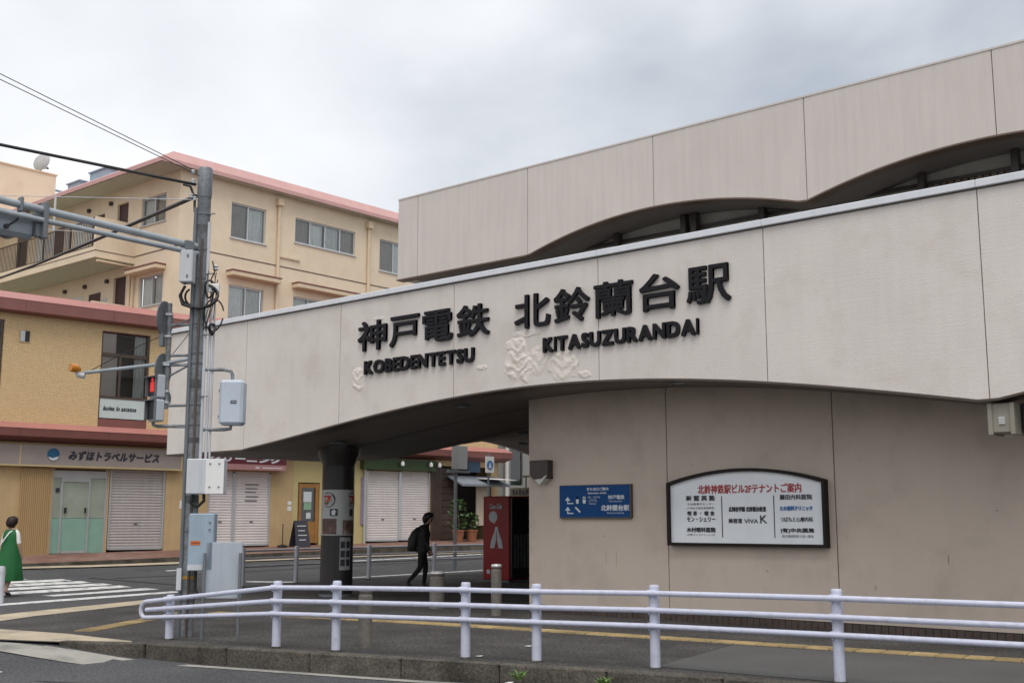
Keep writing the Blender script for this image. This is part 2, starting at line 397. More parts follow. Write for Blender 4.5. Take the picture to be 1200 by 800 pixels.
for i in range(45):
    a = -14 + i * 1.0; b = a + 0.985
    m = MB(MS); za, zb = sw_z(a, sw_off(a)) + .006, sw_z(b, sw_off(b)) + .006
    y1, y2 = -sw_off(a), -sw_off(b)
    m.add([(a,y1,za-.3),(b,y2,zb-.3),(b,y2+.16,zb-.3),(a,y1+.16,za-.3),(a,y1,za),(b,y2,zb),(b,y2+.16,zb),(a,y1+.16,za)], [(0,3,2,1),(4,5,6,7),(0,1,5,4),(1,2,6,5),(2,3,7,6),(3,0,4,7)])
    m.build('kerb_stone', M_concrete, fk)
fg = MB(MS)
for a, b in zip(ss, ss[1:]):
    P = []
    for s_, y_ in ((a, -sw_off(a) - .55), (b, -sw_off(b) - .55), (b, -sw_off(b) - .0), (a, -sw_off(a) - .0)):
        w = MS @ Vector((s_, y_, 0)); P.append((s_, y_, zr(w.x, w.y) + 0.03))
    fg.quad(*P)
struct(fg.build('far_gutter', M_flush))

# ------------------------------------------------------------------ station building
M_seal = mat('joint_sealant', (0.20, 0.17, 0.14), 0.8, 0.2, 6)
ST = thing('station_building', 'beige rendered station building with a long arched canopy front and a second parapet above', 'building', (-12.65, 15.2, 0))
YF, YW, YU, XL = 13.8, 15.2, 19.0, -21.4
pf = np.polyfit([-18.75,-17.95,-16.53,-15.64,-14.33,-13.32,-12.55,-11.53,-10.15,-8.95,-7.73,-6.5,-5.61,-4.5], [2.865,2.98,3.15,3.25,3.39,3.49,3.535,3.575,3.56,3.49,3.375,3.19,3.05,2.88], 4)
def arch(x):
    if x <= -18.75: return 2.865 - 0.002 * (-18.75 - x)
    if x <= -4.5: return float(np.polyval(pf, x))
    t = ((x + 4.5) % 14.25) / 14.25
    return 2.88 + 0.69 * (1 - (2*t - 1)**2)
def sarch(y):
    t = (y - 22.72) / 4.67
    return 2.865 + max(0.0, 0.81 * (1 - t * t)) if abs(t) < 1 else 2.865
def seq(a, b, n): return [a + (b - a) * i / n for i in range(n + 1)]
J = [-21.4, -18.75, -15.95, -13.1, -10.12, -7.35, -4.5, -1.65, 1.2, 4.05, 6.9, 9.75]
for a, b in zip(J, J[1:]):
    xs_ = seq(a + .007, b - .007, 14)
    m = MB().prism([(x, arch(x)) for x in xs_] + [(b - .007, 5.425), (a + .007, 5.425)], YF, YF + .14)
    m.build('fascia_panel', M_fascia, ST)
    MB().box(a + .002, b - .002, YF - .05, YF + .36, 5.425, 5.52).build('coping_segment', M_coping, ST, bev=0.008)
    MB().box(a - .008, a + .008, YF + .012, YF + .10, max(arch(a), arch(a)) + .01, 5.42).build('joint_seal', M_seal, ST)
    MB().box(a + .01, b - .01, YF - .012, YF + .0, 5.408, 5.425).build('coping_shadow_strip', M_trimbrown, ST)
MB().prism([(x, arch(x) + .03) for x in seq(XL + .02, 9.7, 120)] + [(9.7, 5.40), (XL + .02, 5.40)], YF + .145, YF + .30).build('fascia_backing', M_dark, ST)
m = MB()
xs_ = seq(XL - .02, 9.75, 130)
for x0, x1 in zip(xs_, xs_[1:]):
    z0, z1 = arch(x0), arch(x1)
    for ya, yb, za, zb in ((YF - .02, YF + .34, -.03, -.002),):
        m.quad((x0, ya, z0+za), (x1, ya, z1+za), (x1, ya, z1+zb), (x0, ya, z0+zb))
        m.quad((x0, yb, z0+za), (x1, yb, z1+za), (x1, ya, z1+za), (x0, ya, z0+za))
        m.quad((x0, ya, z0+zb), (x1, ya, z1+zb), (x1, yb, z1+zb), (x0, yb, z0+zb))
m.build('arch_edge_trim', M_trimbrown, ST)
# side fascia towards the side street
SJ = [13.95, 16.0, 18.05, 20.4, 22.72, 25.05, 27.4]
for a, b in zip(SJ, SJ[1:]):
    ys_ = seq(a + .007, b - .007, 12)
    MB().prism([(y, sarch(y)) for y in ys_] + [(b - .007, 5.425), (a + .007, 5.425)], XL, XL + .28, 'x').build('fascia_panel', M_fascia, ST)
    MB().box(XL - .05, XL + .33, a, b, 5.425, 5.545).build('coping_segment', M_coping, ST)
# soffit: vault behind the front, merging into the side arch
XWL = -12.65
def zc(x, y):
    w = min(1, max(0, (XWL - x) / (XWL - XL))) if x < XWL else 0
    w = w ** 0.8
    k = sstep(13.8, 16.5, y)
    return arch(x) * (1 - w * 0.0) + w * (sarch(y) - 2.865) + (1 - w) * 0.0 - 0.004 + 0.0 * k
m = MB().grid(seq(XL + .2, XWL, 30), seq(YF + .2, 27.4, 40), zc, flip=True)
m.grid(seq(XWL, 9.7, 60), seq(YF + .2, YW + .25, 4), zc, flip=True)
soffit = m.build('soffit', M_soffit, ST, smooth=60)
# soffit joint strips
for y in (15.9, 17.8, 19.7, 21.6, 23.5):
    m = MB()
    xq = seq(XL + .3, XWL, 24)
    for x0, x1 in zip(xq, xq[1:]): m.quad((x0, y - .02, zc(x0, y) - .006), (x0, y + .02, zc(x0, y) - .006), (x1, y + .02, zc(x1, y) - .006), (x1, y - .02, zc(x1, y) - .006))
    m.build('joint_strip', M_dark, soffit)
M_lens = mat('frosted_lens', (0.55, 0.55, 0.52), 0.3, 0.05)
for x, y in ((-13.65, 14.57), (-8.98, 14.2), (-17.46, 15.1), (-19.8, 23.6), (-15.6, 18.6), (-3, 14.5), (0.5, 14.5)):
    z = zc(x, y)
    d = MB().lathe([(0.13, 0.01), (0.15, -0.005), (0.15, -0.035), (0.125, -0.045), (0.12, -0.02), (0.0, -0.02)], (x, y, z), 20).build('downlight', M_steelgrey, soffit, smooth=40)
    MB().lathe([(0.118, -0.021), (0.09, -0.034), (0.0, -0.036)], (x, y, z), 20).build('lens', M_lens, d, smooth=40)
# roof deck and rear
MB().box(XL + .3, 9.7, YF + .36, 20.7, 5.12, 5.30).box(XL + .3, -12, 20.7, 27.4, 5.12, 5.30).build('roof_deck', mat('roof_felt', (0.16, 0.16, 0.165), 0.9, 0.2, 2), ST)
# ground-floor wall in panels
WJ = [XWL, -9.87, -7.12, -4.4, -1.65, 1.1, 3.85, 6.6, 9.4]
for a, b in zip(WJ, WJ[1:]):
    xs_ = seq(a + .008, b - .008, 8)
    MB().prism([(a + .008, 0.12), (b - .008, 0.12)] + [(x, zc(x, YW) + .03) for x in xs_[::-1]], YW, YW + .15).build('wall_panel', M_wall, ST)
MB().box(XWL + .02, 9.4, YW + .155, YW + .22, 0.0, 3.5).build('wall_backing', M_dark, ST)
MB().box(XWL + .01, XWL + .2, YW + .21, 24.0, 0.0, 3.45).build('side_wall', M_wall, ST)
m = MB()
x = XWL + .02
while x < 9.3:
    m.box(x, x + .092, YW - .035, YW + .1, -0.02, 0.108 + random.uniform(-.001, .001)); x += .1
o = m.build('skirting_tiles', M_tile, ST); o['kind'] = 'stuff'
MB().box(XWL, 9.4, YW - .01, YW + .12, -0.02, 0.118).build('skirting_bed', M_dark, ST)
M_bracket = mat('bracket_paint', (0.27, 0.25, 0.205), .7, .1, 4)
# bracket under the springing of the arches
br = MB().box(-4.53, -4.27, YF + .06, YF + .42, 2.50, 2.84).build('arch_bracket', M_bracket, ST, bev=0.01)
MB().box(-4.55, -4.50, YF + .04, YF + .44, 2.48, 2.84).box(-4.30, -4.25, YF + .04, YF + .44, 2.48, 2.84).build('side_rib', M_bracket, br)
m = MB()
for k in range(4): m.box(-4.43, -4.36, YF + .045, YF + .062, 2.60 + k*.022, 2.612 + k*.022)
m.build('vent_louvre', M_white, br)
MB().box(-4.22, -3.6, YF + .25, YF + .6, 2.50, 2.84).build('recess_casing', M_dark, ST)
# upper storey
UJ = [-19.93, -19.25, -15.83, -12.52, -9.2, -5.82, -2.5, 0.8, 4.1, 7.4]
def uarch(x):
    if x < -15.8: return 7.235
    t = ((x + 15.8) % 6.53) / 6.53
    return 7.235 + 0.50 * (1 - (2*t - 1)**2)
for a, b in zip(UJ, UJ[1:]):
    xs_ = seq(a + .008, b - .008, 16)
    MB().prism([(x, uarch(x)) for x in xs_] + [(b - .008, 9.2), (a + .008, 9.2)], YU, YU + .2).build('parapet_panel', M_upper, ST)
    MB().box(a, b, YU - .012, YU + .24, 9.2, 9.235).build('coping_segment', M_upper, ST)
MB().prism([(x, uarch(x) + .03) for x in seq(-19.9, 7.35, 100)] + [(7.35, 9.18), (-19.9, 9.18)], YU + .205, YU + .3).build('parapet_backing', M_dark, ST)
MB().box(-19.93, -19.73, YU + .205, 31, 7.235, 9.2).build('parapet_return', M_upper, ST)
m = MB(); xs_ = seq(-19.95, 7.4, 150)
for x0, x1 in zip(xs_, xs_[1:]):
    z0, z1 = uarch(x0), uarch(x1); ya, yb = YU - .02, YU + .24
    m.quad((x0, ya, z0-.032), (x1, ya, z1-.032), (x1, ya, z1-.002), (x0, ya, z0-.002))
    m.quad((x0, yb, z0-.032), (x1, yb, z1-.032), (x1, ya, z1-.032), (x0, ya, z0-.032))
    m.quad((x0, ya, z0-.002), (x1, ya, z1-.002), (x1, yb, z1-.002), (x0, yb, z0-.002))
m.build('arch_edge_trim', mat('copper_brown_edge', (0.13, 0.085, 0.06), 0.45, 0.1, 4), ST)
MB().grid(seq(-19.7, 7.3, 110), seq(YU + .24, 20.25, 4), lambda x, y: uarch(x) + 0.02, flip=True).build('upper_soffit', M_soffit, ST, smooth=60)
MB().box(-19.7, 7.35, 20.22, 31, 5.3, 9.0).build('upper_wall', mat('upper_wall_paint', (0.42, 0.40, 0.35), 0.7, 0.1, 2, streak=0.1), ST)
M_bronze = mat('bronze_frame', (0.05, 0.04, 0.035), 0.4, 0.1)
MB().box(-19.6, 7.3, 20.12, 20.21, 7.44, 7.5).build('upper_beam', M_bronze, ST)
for x in (-15.9, -14.15, -12.45, -12.2, -10.65, -9.2, -7.47, -5.85, -4.2, -2.5, -0.8):
    MB().box(x - .06, x + .06, 19.95, 20.11, 5.3, uarch(x) + .01).build('upper_post', M_bronze, ST)
slm = mat('brown_slat', (0.16, 0.115, 0.08), 0.6, 0.15, 6, objvar=0.25)
for k in range(11):
    x = -7.3 + k * 0.125; MB().box(x, x + .085, 20.15, 20.215, 5.3, 7.44).build('slat', slm, ST)
# blistered render patches on the front
from mathutils import noise as mnoise
def blister(x0, x1, z0, z1, seed, amp=.045, chev=True):
    """flaking, blistered filler: a ragged-edged relief with ridges that fan down to a lower middle"""
    nx, nz = max(8, int((x1 - x0) / .012)), max(8, int((z1 - z0) / .012)); cx = (x0 + x1) / 2; hw = (x1 - x0) / 2; hz_ = (z1 - z0) / 2; cz = (z0 + z1) / 2
    H = {}
    for i in range(nx + 1):
        for j in range(nz + 1):
            x = x0 + (x1 - x0) * i / nx; z = z0 + (z1 - z0) * j / nz
            u = (x - cx) / hw; v = (z - cz) / hz_
            e = 1 - (abs(u) ** 2.6 + abs(v) ** 2.6)
            e += .75 * mnoise.noise(Vector((x * 5 + seed, z * 5, seed))) + .35 * mnoise.noise(Vector((x * 16, z * 16, seed * 3)))
            q = z - .75 * abs(x - cx) * (1 if chev else .2)
            rdg = 1 - abs(2 * ((q * 6.2 + .6 * mnoise.noise(Vector((x * 7, z * 7, seed + 5)))) % 1) - 1)
            lum = .5 + .5 * mnoise.noise(Vector((x * 6, z * 6, seed + 9)))
            H[i, j] = min(1, max(0, e * 1.6)) * amp * (.18 + .58 * rdg ** 1.3 * (.3 + lum) + .26 * lum + .22 * mnoise.noise(Vector((x * 34, z * 34, seed)))) if e > 0 else -1
    m = MB(); idx = {}
    vs = []; fs = []
    for i in range(nx):
        for j in range(nz):
            k4 = [(i, j), (i+1, j), (i+1, j+1), (i, j+1)]
            if max(H[k] for k in k4) <= 0: continue
            f = []
            for k in k4:
                if k not in idx:
                    idx[k] = len(vs); vs.append((x0 + (x1 - x0) * k[0] / nx, YF - max(H[k], -.004), z0 + (z1 - z0) * k[1] / nz))
                f.append(idx[k])
            fs.append(tuple(f))
    m.add(vs, fs); return m.build('blistered_patch', M_blister, ST, smooth=28)
blister(-11.98, -11.40, 3.62, 4.36, 3, .024); blister(-11.10, -10.50, 3.60, 4.05, 8, .018); blister(-11.45, -11.1, 3.72, 4.2, 9, .012); blister(-10.6, -10.25, 3.60, 3.72, 19, .02)
blister(-15.60, -15.28, 3.74, 4.20, 12, .02); blister(-12.6, -12.35, 3.90, 3.98, 15, .015); blister(-11.8, -11.2, 4.34, 4.46, 16, .012); blister(-15.1, -14.8, 5.0, 5.06, 17, .012)

# scuffs and drips on the wall and front
M_scuff = mat('grey_scuff', (0.35, 0.29, 0.25), .9, .3, 9)
rs = random.Random(31)
def scuff(x, z, w, h, y):
    k = 9; P_ = [(x + w * math.cos(6.283 * i / k) * rs.uniform(.5, 1), z + h * math.sin(6.283 * i / k) * rs.uniform(.5, 1)) for i in range(k)]
    MB().prism(P_, y - .0015, y - .0005).build('scuff_mark', M_scuff, ST)
for x, z, w, h in ((-4.95, 1.62, .035, .012), (-9.42, 2.33, .014, .014), (-11.05, .95, .008, .16), (-10.85, .9, .007, .2), (-11.1, 1.25, .02, .016), (-6.1, .42, .05, .012), (-8.2, .78, .03, .02), (-12.3, .75, .04, .01), (-5.6, 1.0, .012, .09), (-6.6, .6, .02, .05), (-10.3, .4, .04, .012)): scuff(x, z, w, h, YW)
# raised station lettering, one mesh per character
def lettering(label, rows):
    t = thing('raised_lettering', label, 'sign', (rows[0][1], YF, 4.05))
    for ch, x0, x1, z0, z1, bold in rows: text('letter', ch, (x0, x1, z0, z1), YF - .05, M_letter, t, depth=0.045, bold=bold)
    return t
kan = [('神', -15.43, -14.69), ('戸', -14.61, -13.89), ('電', -13.80, -13.10), ('鉄', -13.0, -12.28)]
kan2 = [('北', -11.74, -11.02), ('鈴', -10.94, -10.26), ('蘭', -10.17, -9.47), ('台', -9.35, -8.67), ('駅', -8.55, -7.85)]
def latin(s, x0, x1, z0, z1):
    """spread the letters of a word over x0..x1 with their natural widths"""
    wd = []
    for ch in s:
        v, _ = glyphs(ch); wd.append(max(p[0] for p in v) - min(p[0] for p in v))
    gap = 0.075; tot = sum(wd) + gap * (len(s) - 1); k = (x1 - x0) / tot; x = x0; rows = []
    for ch, w in zip(s, wd): rows.append((ch, x, x + w * k, z0, z1, 0.012)); x += (w + gap) * k
    return rows
lettering('black raised lettering 神戸電鉄 KOBEDENTETSU on the beige canopy front', [(c, a, b, 4.465, 5.0, 0.009) for c, a, b in kan] + latin('KOBEDENTETSU', -15.25, -12.61, 4.045, 4.285))
lettering('black raised lettering 北鈴蘭台駅 KITASUZURANDAI on the beige canopy front', [(c, a, b, 4.475, 5.01, 0.009) for c, a, b in kan2] + latin('KITASUZURANDAI', -11.16, -8.37, 4.055, 4.285))

# column
CX_, CY_ = -18.05, 15.65
colm = MB().lathe([(0.325, 0), (0.325, 2.55), (0.335, 2.62), (0.42, 2.82), (0.44, 2.95), (0.44, 3.3)], (CX_, CY_, 0), 28).build('column', M_column, ST, smooth=40)
MB().lathe([(0.34, 0.0), (0.34, 0.05)], (CX_, CY_, 0), 28).build('column_base', M_steelgrey, colm, smooth=40)
# ------------------------------------------------------------------ signs on the station wall
M_frame = mat('dark_brown_frame', (0.018, 0.013, 0.012), 0.55, 0.1, spec=.2)
M_board = mat('white_sign_panel', (0.80, 0.83, 0.86), 0.4, 0.03, 2, stain=(0.45, 0.47, 0.5), stain_amt=0.2)
M_red = mat('red_print', (0.42, 0.03, 0.03), 0.5, 0.03); M_ink = mat('black_print', (0.03, 0.03, 0.045), 0.5, 0.03); M_bprint = mat('blue_print', (0.04, 0.16, 0.42), 0.5, 0.03)
tb = thing('tenant_board', 'white arched tenant board with dark frame and red heading on the beige wall', 'sign', (-8.51, 15.15, 1.12))
def arched(x0, x1, z0, zs, zt, n=20): return [(x0, z0), (x1, z0)] + [(x1 + (x0 - x1) * i / n, zs + (zt - zs) * (1 - (2*i/n - 1)**2)) for i in range(n + 1)]
MB().prism(arched(-9.77, -7.26, 1.16, 2.025, 2.21), 15.125, 15.195).build('panel', M_board, tb)
outer = arched(-9.81, -7.22, 1.12, 2.06, 2.25); inner = arched(-9.765, -7.265, 1.165, 2.02, 2.205)
m = MB(); k = len(outer)
for i in range(k):
    j = (i + 1) % k; a, b, c, d = outer[i], outer[j], inner[j], inner[i]
    m.quad((a[0],15.07,a[1]),(b[0],15.07,b[1]),(c[0],15.07,c[1]),(d[0],15.07,d[1]))
    m.quad((a[0],15.196,a[1]),(b[0],15.196,b[1]),(b[0],15.07,b[1]),(a[0],15.07,a[1]))
    m.quad((d[0],15.07,d[1]),(c[0],15.07,c[1]),(c[0],15.126,c[1]),(d[0],15.126,d[1]))
m.build('frame', M_frame, tb)
for s_, x0, x1, z0, z1, mm, bo in [
  ('北鈴神鉄駅ビル2Fテナントご案内',-9.28,-7.59,1.885,2.02,M_red,.003),('新 藍 英 塾',-9.49,-8.99,1.785,1.865,M_ink,.003),('生徒募集中センター',-9.47,-9.0,1.72,1.755,M_ink,0),('(小学生中高生英語教室)',-9.48,-9.0,1.655,1.695,M_ink,0),
  ('喫 茶 ・ 軽 食',-9.47,-9.0,1.565,1.635,M_ink,.002),('モン・シェリー',-9.48,-8.99,1.475,1.55,M_ink,.002),('木村眼科医院',-9.49,-8.99,1.32,1.395,M_ink,.003),('(日曜コンタクトレンズ)',-9.49,-9.0,1.265,1.30,M_ink,0),
  ('広岡谷学園 北鈴蘭台教室',-8.76,-8.15,1.62,1.695,M_ink,.003),('美容室',-8.77,-8.54,1.455,1.525,M_ink,.002),('VIVA',-8.51,-8.28,1.455,1.515,M_ink,.001),('K',-8.25,-8.14,1.455,1.57,M_ink,.002),
  ('藤田内科医院',-7.93,-7.43,1.785,1.86,M_ink,.002),('たの歯科クリニック',-7.93,-7.43,1.63,1.70,M_bprint,.003),('つばもと心療内科',-7.93,-7.43,1.475,1.545,M_ink,.001),('(有)中央薬局',-7.93,-7.42,1.315,1.39,M_ink,.003),('処方箋調剤取り扱い薬局',-7.91,-7.43,1.255,1.295,M_ink,0)]:
    text('text_line', s_, (x0, x1, z0, z1), 15.121, mm, tb, bold=bo)
for x in (-8.875, -8.025): MB().box(x - .006, x + .006, 15.119, 15.125, 1.25, 1.85).build('divider_line', M_ink, tb)

M_blue = mat('blue_enamel', (0.004, 0.055, 0.19), 0.5, 0.04, spec=.2); M_wprint = mat('white_print', (0.6, 0.64, 0.68), 0.5, 0.02)
bs = thing('direction_sign', 'blue direction sign with white arrows and station name on the beige wall', 'sign', (-11.23, 15.15, 1.55))
MB().box(-11.935, -10.535, 15.15, 15.198, 1.545, 2.055).build('panel', M_blue, bs)
MB().box(-11.945, -10.525, 15.146, 15.199, 1.525, 1.545).box(-10.535, -10.515, 15.146, 15.199, 1.545, 2.065).box(-11.945, -11.935, 15.146, 15.199, 1.545, 2.06).box(-11.935, -10.535, 15.146, 15.199, 2.055, 2.065).build('frame', mat('bronze_edge', (0.10, 0.08, 0.055), 0.4, 0.05, metal=0.4), bs)
for s_, x0, x1, z0, z1, bo in [('きた出口ご案内',-11.38,-10.95,1.97,2.02,.002),('Information of Exit',-11.36,-10.99,1.915,1.95,.001),('神戸電鉄',-10.96,-10.64,1.825,1.895,.002),('Kobe Dentetsu',-10.94,-10.69,1.785,1.81,0),('北鈴蘭台駅',-11.10,-10.55,1.645,1.74,.004),('Kita-Suzurandai Sta.',-10.98,-10.65,1.60,1.628,0),
   ('改札・切符売場',-11.36,-11.12,1.85,1.88,0),('Ticket Gate',-11.33,-11.19,1.815,1.84,0),('エレベーター',-11.36,-11.16,1.785,1.81,0),('Elevator',-11.33,-11.19,1.75,1.775,0)]:
    text('text_line', s_, (x0, x1, z0, z1), 15.147, M_wprint, bs, bold=bo)
for zb in (1.76, 1.60):   # bent arrows
    m = MB(); y = 15.147
    m.prism([(-11.765, zb + .018), (-11.66, zb + .018), (-11.66, zb), (-11.785, zb), (-11.785, zb + .06), (-11.765, zb + .06)], y - .001, y)
    m.prism([(-11.83, zb + .055), (-11.72, zb + .055), (-11.775, zb + .115)], y - .001, y); m.build('arrow', M_wprint, bs)
m = MB().lathe([(0.0, 0), (0.02, 0), (0.02, .001), (0, .001)], (0, 0, 0), 10); m.v = [Vector((-11.575 + p.x, 15.146, 1.855 + p.y)) for p in m.v]
m.prism([(-11.60, 1.765), (-11.55, 1.765), (-11.545, 1.835), (-11.605, 1.835)], 15.146, 15.147); m.build('pictogram', M_wprint, bs)
MB().prism([(-11.46, 1.765), (-11.41, 1.765), (-11.40, 1.83), (-11.47, 1.83)], 15.146, 15.147).prism([(-11.47, 1.845), (-11.45, 1.885), (-11.435, 1.85), (-11.42, 1.885), (-11.40, 1.845)], 15.146, 15.147).build('pictogram', M_wprint, bs)
MB().prism([(-11.63, 1.70), (-11.605, 1.715), (-11.51, 1.635), (-11.53, 1.615)], 15.146, 15.147).build('pictogram', M_wprint, bs)

wl = thing('wall_lamp', 'dark brown wall lamp with a pale pointed lens near the wall corner', 'lamp', (-12.31, 15.1, 2.3))
MB().prism([(-12.51, 2.49), (-12.51, 2.24), (-12.44, 2.18), (-12.12, 2.18), (-12.12, 2.49)], 15.05, 15.198).build('housing', mat('lamp_brown', (0.045, 0.03, 0.025), 0.45, 0.1), wl, bev=0.006)
MB().add([(-12.42, 15.08, 2.17), (-12.15, 15.08, 2.27), (-12.13, 15.04, 2.23), (-12.29, 15.04, 2.08), (-12.42, 15.18, 2.17), (-12.13, 15.18, 2.2), (-12.29, 15.18, 2.08)], [(0, 3, 2, 1), (0, 4, 6, 3), (3, 6, 5, 2)]).build('lens', M_lens, wl)

# ------------------------------------------------------------------ column posters
M_post = mat('poster_paper', (0.42, 0.43, 0.42), 0.45, 0.05, 3)
MCOL = Matrix.Translation((CX_, CY_, 0)) @ Matrix.Rotation(R(49.4) - R(90) , 4, 'Z')   # local -y looks to the camera side
def wrap(o, r):
    """bend a flat x-z drawing (y = small depth) round the column"""
    for v in o.data.vertices:
        a = v.co.x / r; rr = r + 0.002 - v.co.y; v.co = Vector((math.sin(a) * rr, -math.cos(a) * rr, v.co.z))
ps = thing('column_poster', 'pale printed poster wrap with round logos on the black column', 'poster', (CX_, CY_, 1.2), R(49.4) - R(90) + R(0))
ps.matrix_world = Matrix.Translation((CX_, CY_, 0)) @ Matrix.Rotation(R(49.4), 4, 'Z'); WM[ps.name] = ps.matrix_world.copy()
rc = 0.325
m = MB(); ang = seq(-1.55, 1.75, 26)
for a0, a1 in zip(ang, ang[1:]):
    for r_, z0, z1 in ((rc + .003, 1.20, 2.10),):
        m.quad((math.sin(a0)*r_, -math.cos(a0)*r_, z0), (math.sin(a1)*r_, -math.cos(a1)*r_, z0), (math.sin(a1)*r_, -math.cos(a1)*r_, z1), (math.sin(a0)*r_, -math.cos(a0)*r_, z1))
m.build('sheet', M_post, ps, smooth=60, world=True)
def flat(name, polys, material, y):
    m = MB()
    for p in polys: m.prism(p, y - .0006, y)
    # subdivide for the bend
    o = m.build(name, material, ps, world=True)
    bmm = bmesh.new(); bmm.from_mesh(o.data); bmesh.ops.subdivide_edges(bmm, edges=bmm.edges[:], cuts=3, use_grid_fill=True); bmm.to_mesh(o.data); bmm.free()
    wrap(o, rc); return o
def circle(cx, cz, r, n=24): return [(cx + r*math.cos(2*math.pi*i/n), cz + r*math.sin(2*math.pi*i/n)) for i in range(n)]
M_green = mat('green_print', (0.02, 0.16, 0.07), 0.5, 0.03); M_orange = mat('orange_print', (0.6, 0.16, 0.02), 0.5, 0.03)
M_photo = mat('photo_print', (0.09, 0.045, 0.035), 0.45, 0.6, 6, stain=(0.35, 0.3, 0.25), stain_amt=0.8, sscale=5)
for cx in (-0.20, 0.33):
    flat('logo_disc', [circle(cx, 1.90, .15)], M_ink, -.006); flat('logo_field', [circle(cx - .03, 1.90, .125)], M_post, -.010)
    flat('logo_seven', [[(cx-.11, 1.95), (cx-.11, 1.985), (cx+.06, 1.985), (cx+.06, 1.955), (cx-.02, 1.80), (cx-.065, 1.80), (cx+.0, 1.95)]], M_red, -.014)
    flat('logo_bar', [[(cx-.10, 1.875), (cx+.06, 1.875), (cx+.06, 1.90), (cx-.10, 1.90)]], M_orange, -.017); flat('logo_bar', [[(cx-.10, 1.83), (cx+.02, 1.83), (cx+.02, 1.85), (cx-.10, 1.85)]], M_green, -.017)
flat('print_block', [[(-.16, 1.58), (.0, 1.58), (.0, 1.72), (-.16, 1.72)]], M_ink, -.006); flat('print_arrow', [[(-.12, 1.60), (-.05, 1.60), (-.05, 1.66), (-.02, 1.66), (-.08, 1.71), (-.14, 1.66), (-.12, 1.66)]], M_wprint, -.010)
flat('print_block', [[(.25, 1.58), (.36, 1.58), (.36, 1.72), (.25, 1.72)]], M_ink, -.006)
flat('photo', [[(-.36, 1.22), (-.02, 1.22), (-.02, 1.53), (-.36, 1.53)]], M_photo, -.006); flat('photo', [[(.10, 1.22), (.40, 1.22), (.40, 1.50), (.10, 1.50)]], M_photo, -.006)
pn = thing('notice_sheet', 'small black and white notices taped low on the black column', 'notice', (CX_, CY_, 0.6), R(49.4))
pn.matrix_world = ps.matrix_world.copy(); WM[pn.name] = ps.matrix_world.copy()
for k, (x0, x1, z0, z1) in enumerate([(.05, .30, .52, 1.16)]):
    m = MB(); aa = seq(x0 / rc, x1 / rc, 8)
    for a0, a1 in zip(aa, aa[1:]): m.quad((math.sin(a0)*(rc+.005), -math.cos(a0)*(rc+.005), z0), (math.sin(a1)*(rc+.005), -math.cos(a1)*(rc+.005), z0), (math.sin(a1)*(rc+.005), -math.cos(a1)*(rc+.005), z1), (math.sin(a0)*(rc+.005), -math.cos(a0)*(rc+.005), z1))
    m.build('sheet', mat('grey_notice', (0.30, 0.30, 0.31), 0.5, 0.1), pn, world=True)
    for z in (.95, .77, .60): 
        for xx in (.07, .19):
            o = MB().prism([(xx, z), (xx + .09, z), (xx + .09, z + .13), (xx, z + .13)], -.0066, -.006).build('print_block', M_ink, pn, world=True); wrap(o, rc)

# ------------------------------------------------------------------ guard rails
def guard_rail(name, label, posts, r_post, heights, r_rail, side, material, top=0.82, end_loop=False, group=None, clamp=True, over=0.5):
    g = thing(name, label, 'guard rail', (posts[0][0], posts[0][1], 0), 0, group)
    for i, p in enumerate(posts):
        x, y = p[0], p[1]; zt = p[2] if len(p) > 2 else top; zb = p[3] if len(p) > 3 else 0.0
        po = MB().lathe([(r_post, 0), (r_post, zt - zb - .03), (r_post * .97, zt - zb - .012), (r_post * .8, zt - zb)], (x, y, zb), 18).build('post', material, g, smooth=35)
        MB().lathe([(r_post * 1.25, 0), (r_post * 1.25, .012), (r_post * 1.02, .02)], (x, y, zb), 18).build('base_collar', M_concrete, po, smooth=35)
        if clamp:
            for h in heights:
                hh = h if len(p) <= 2 else h * zt / top
                # short saddle holding the rail
                a = posts[max(0, i-1)]; b = posts[min(len(posts)-1, i+1)]; t = Vector((b[0]-a[0], b[1]-a[1], 0)).normalized(); nr = Vector((-t.y, t.x, 0)) * side
                c = Vector((x, y, hh + (zb if zb > 0.05 else 0))) + nr * (r_post + r_rail * .2)
                m = MB().tube([c - t * .05, c + t * .05], r_rail * 1.18, 12)
                for q in (-1, 1):
                    bpos = Vector((x, y, 0)) + nr * (r_post) + t * (.035 * q); m.tube([bpos + Vector((0, 0, hh + (zb if zb > 0.05 else 0) - r_rail * 1.7)), bpos + Vector((0, 0, hh + (zb if zb > 0.05 else 0) - r_rail * 1.1))], .011, 6)
                m.build('rail_clamp', material, po, smooth=35)
    return g
def rail_path(posts, h, side, off, top, ext0, ext1):
    P = []
    for i, p in enumerate(posts):
        a = posts[max(0, i-1)]; b = posts[min(len(posts)-1, i+1)]; t = Vector((b[0]-a[0], b[1]-a[1], 0)).normalized(); nr = Vector((-t.y, t.x, 0)) * side
        zt = p[2] if len(p) > 2 else top; zb = p[3] if len(p) > 3 else 0
        q = Vector((p[0], p[1], zb + h * (zt - zb) / top)) + nr * off
        P.append(q)
    t0 = (P[0] - P[1]).normalized(); t1 = (P[-1] - P[-2]).normalized()
    if ext0: P = [P[0] + t0 * ext0] + P
    if ext1: P = P + [P[-1] + t1 * ext1]
    # round the bends
    Q = [P[0]]
    for i in range(1, len(P)-1):
        a, b, c = P[i-1], P[i], P[i+1]
        Q += [b.lerp(a, min(.35, .15 / max(.01, (b-a).length))), b.lerp(b.lerp((a+c)/2, .02), .5), b.lerp(c, min(.35, .15 / max(.01, (c-b).length)))]
    return Q + [P[-1]]
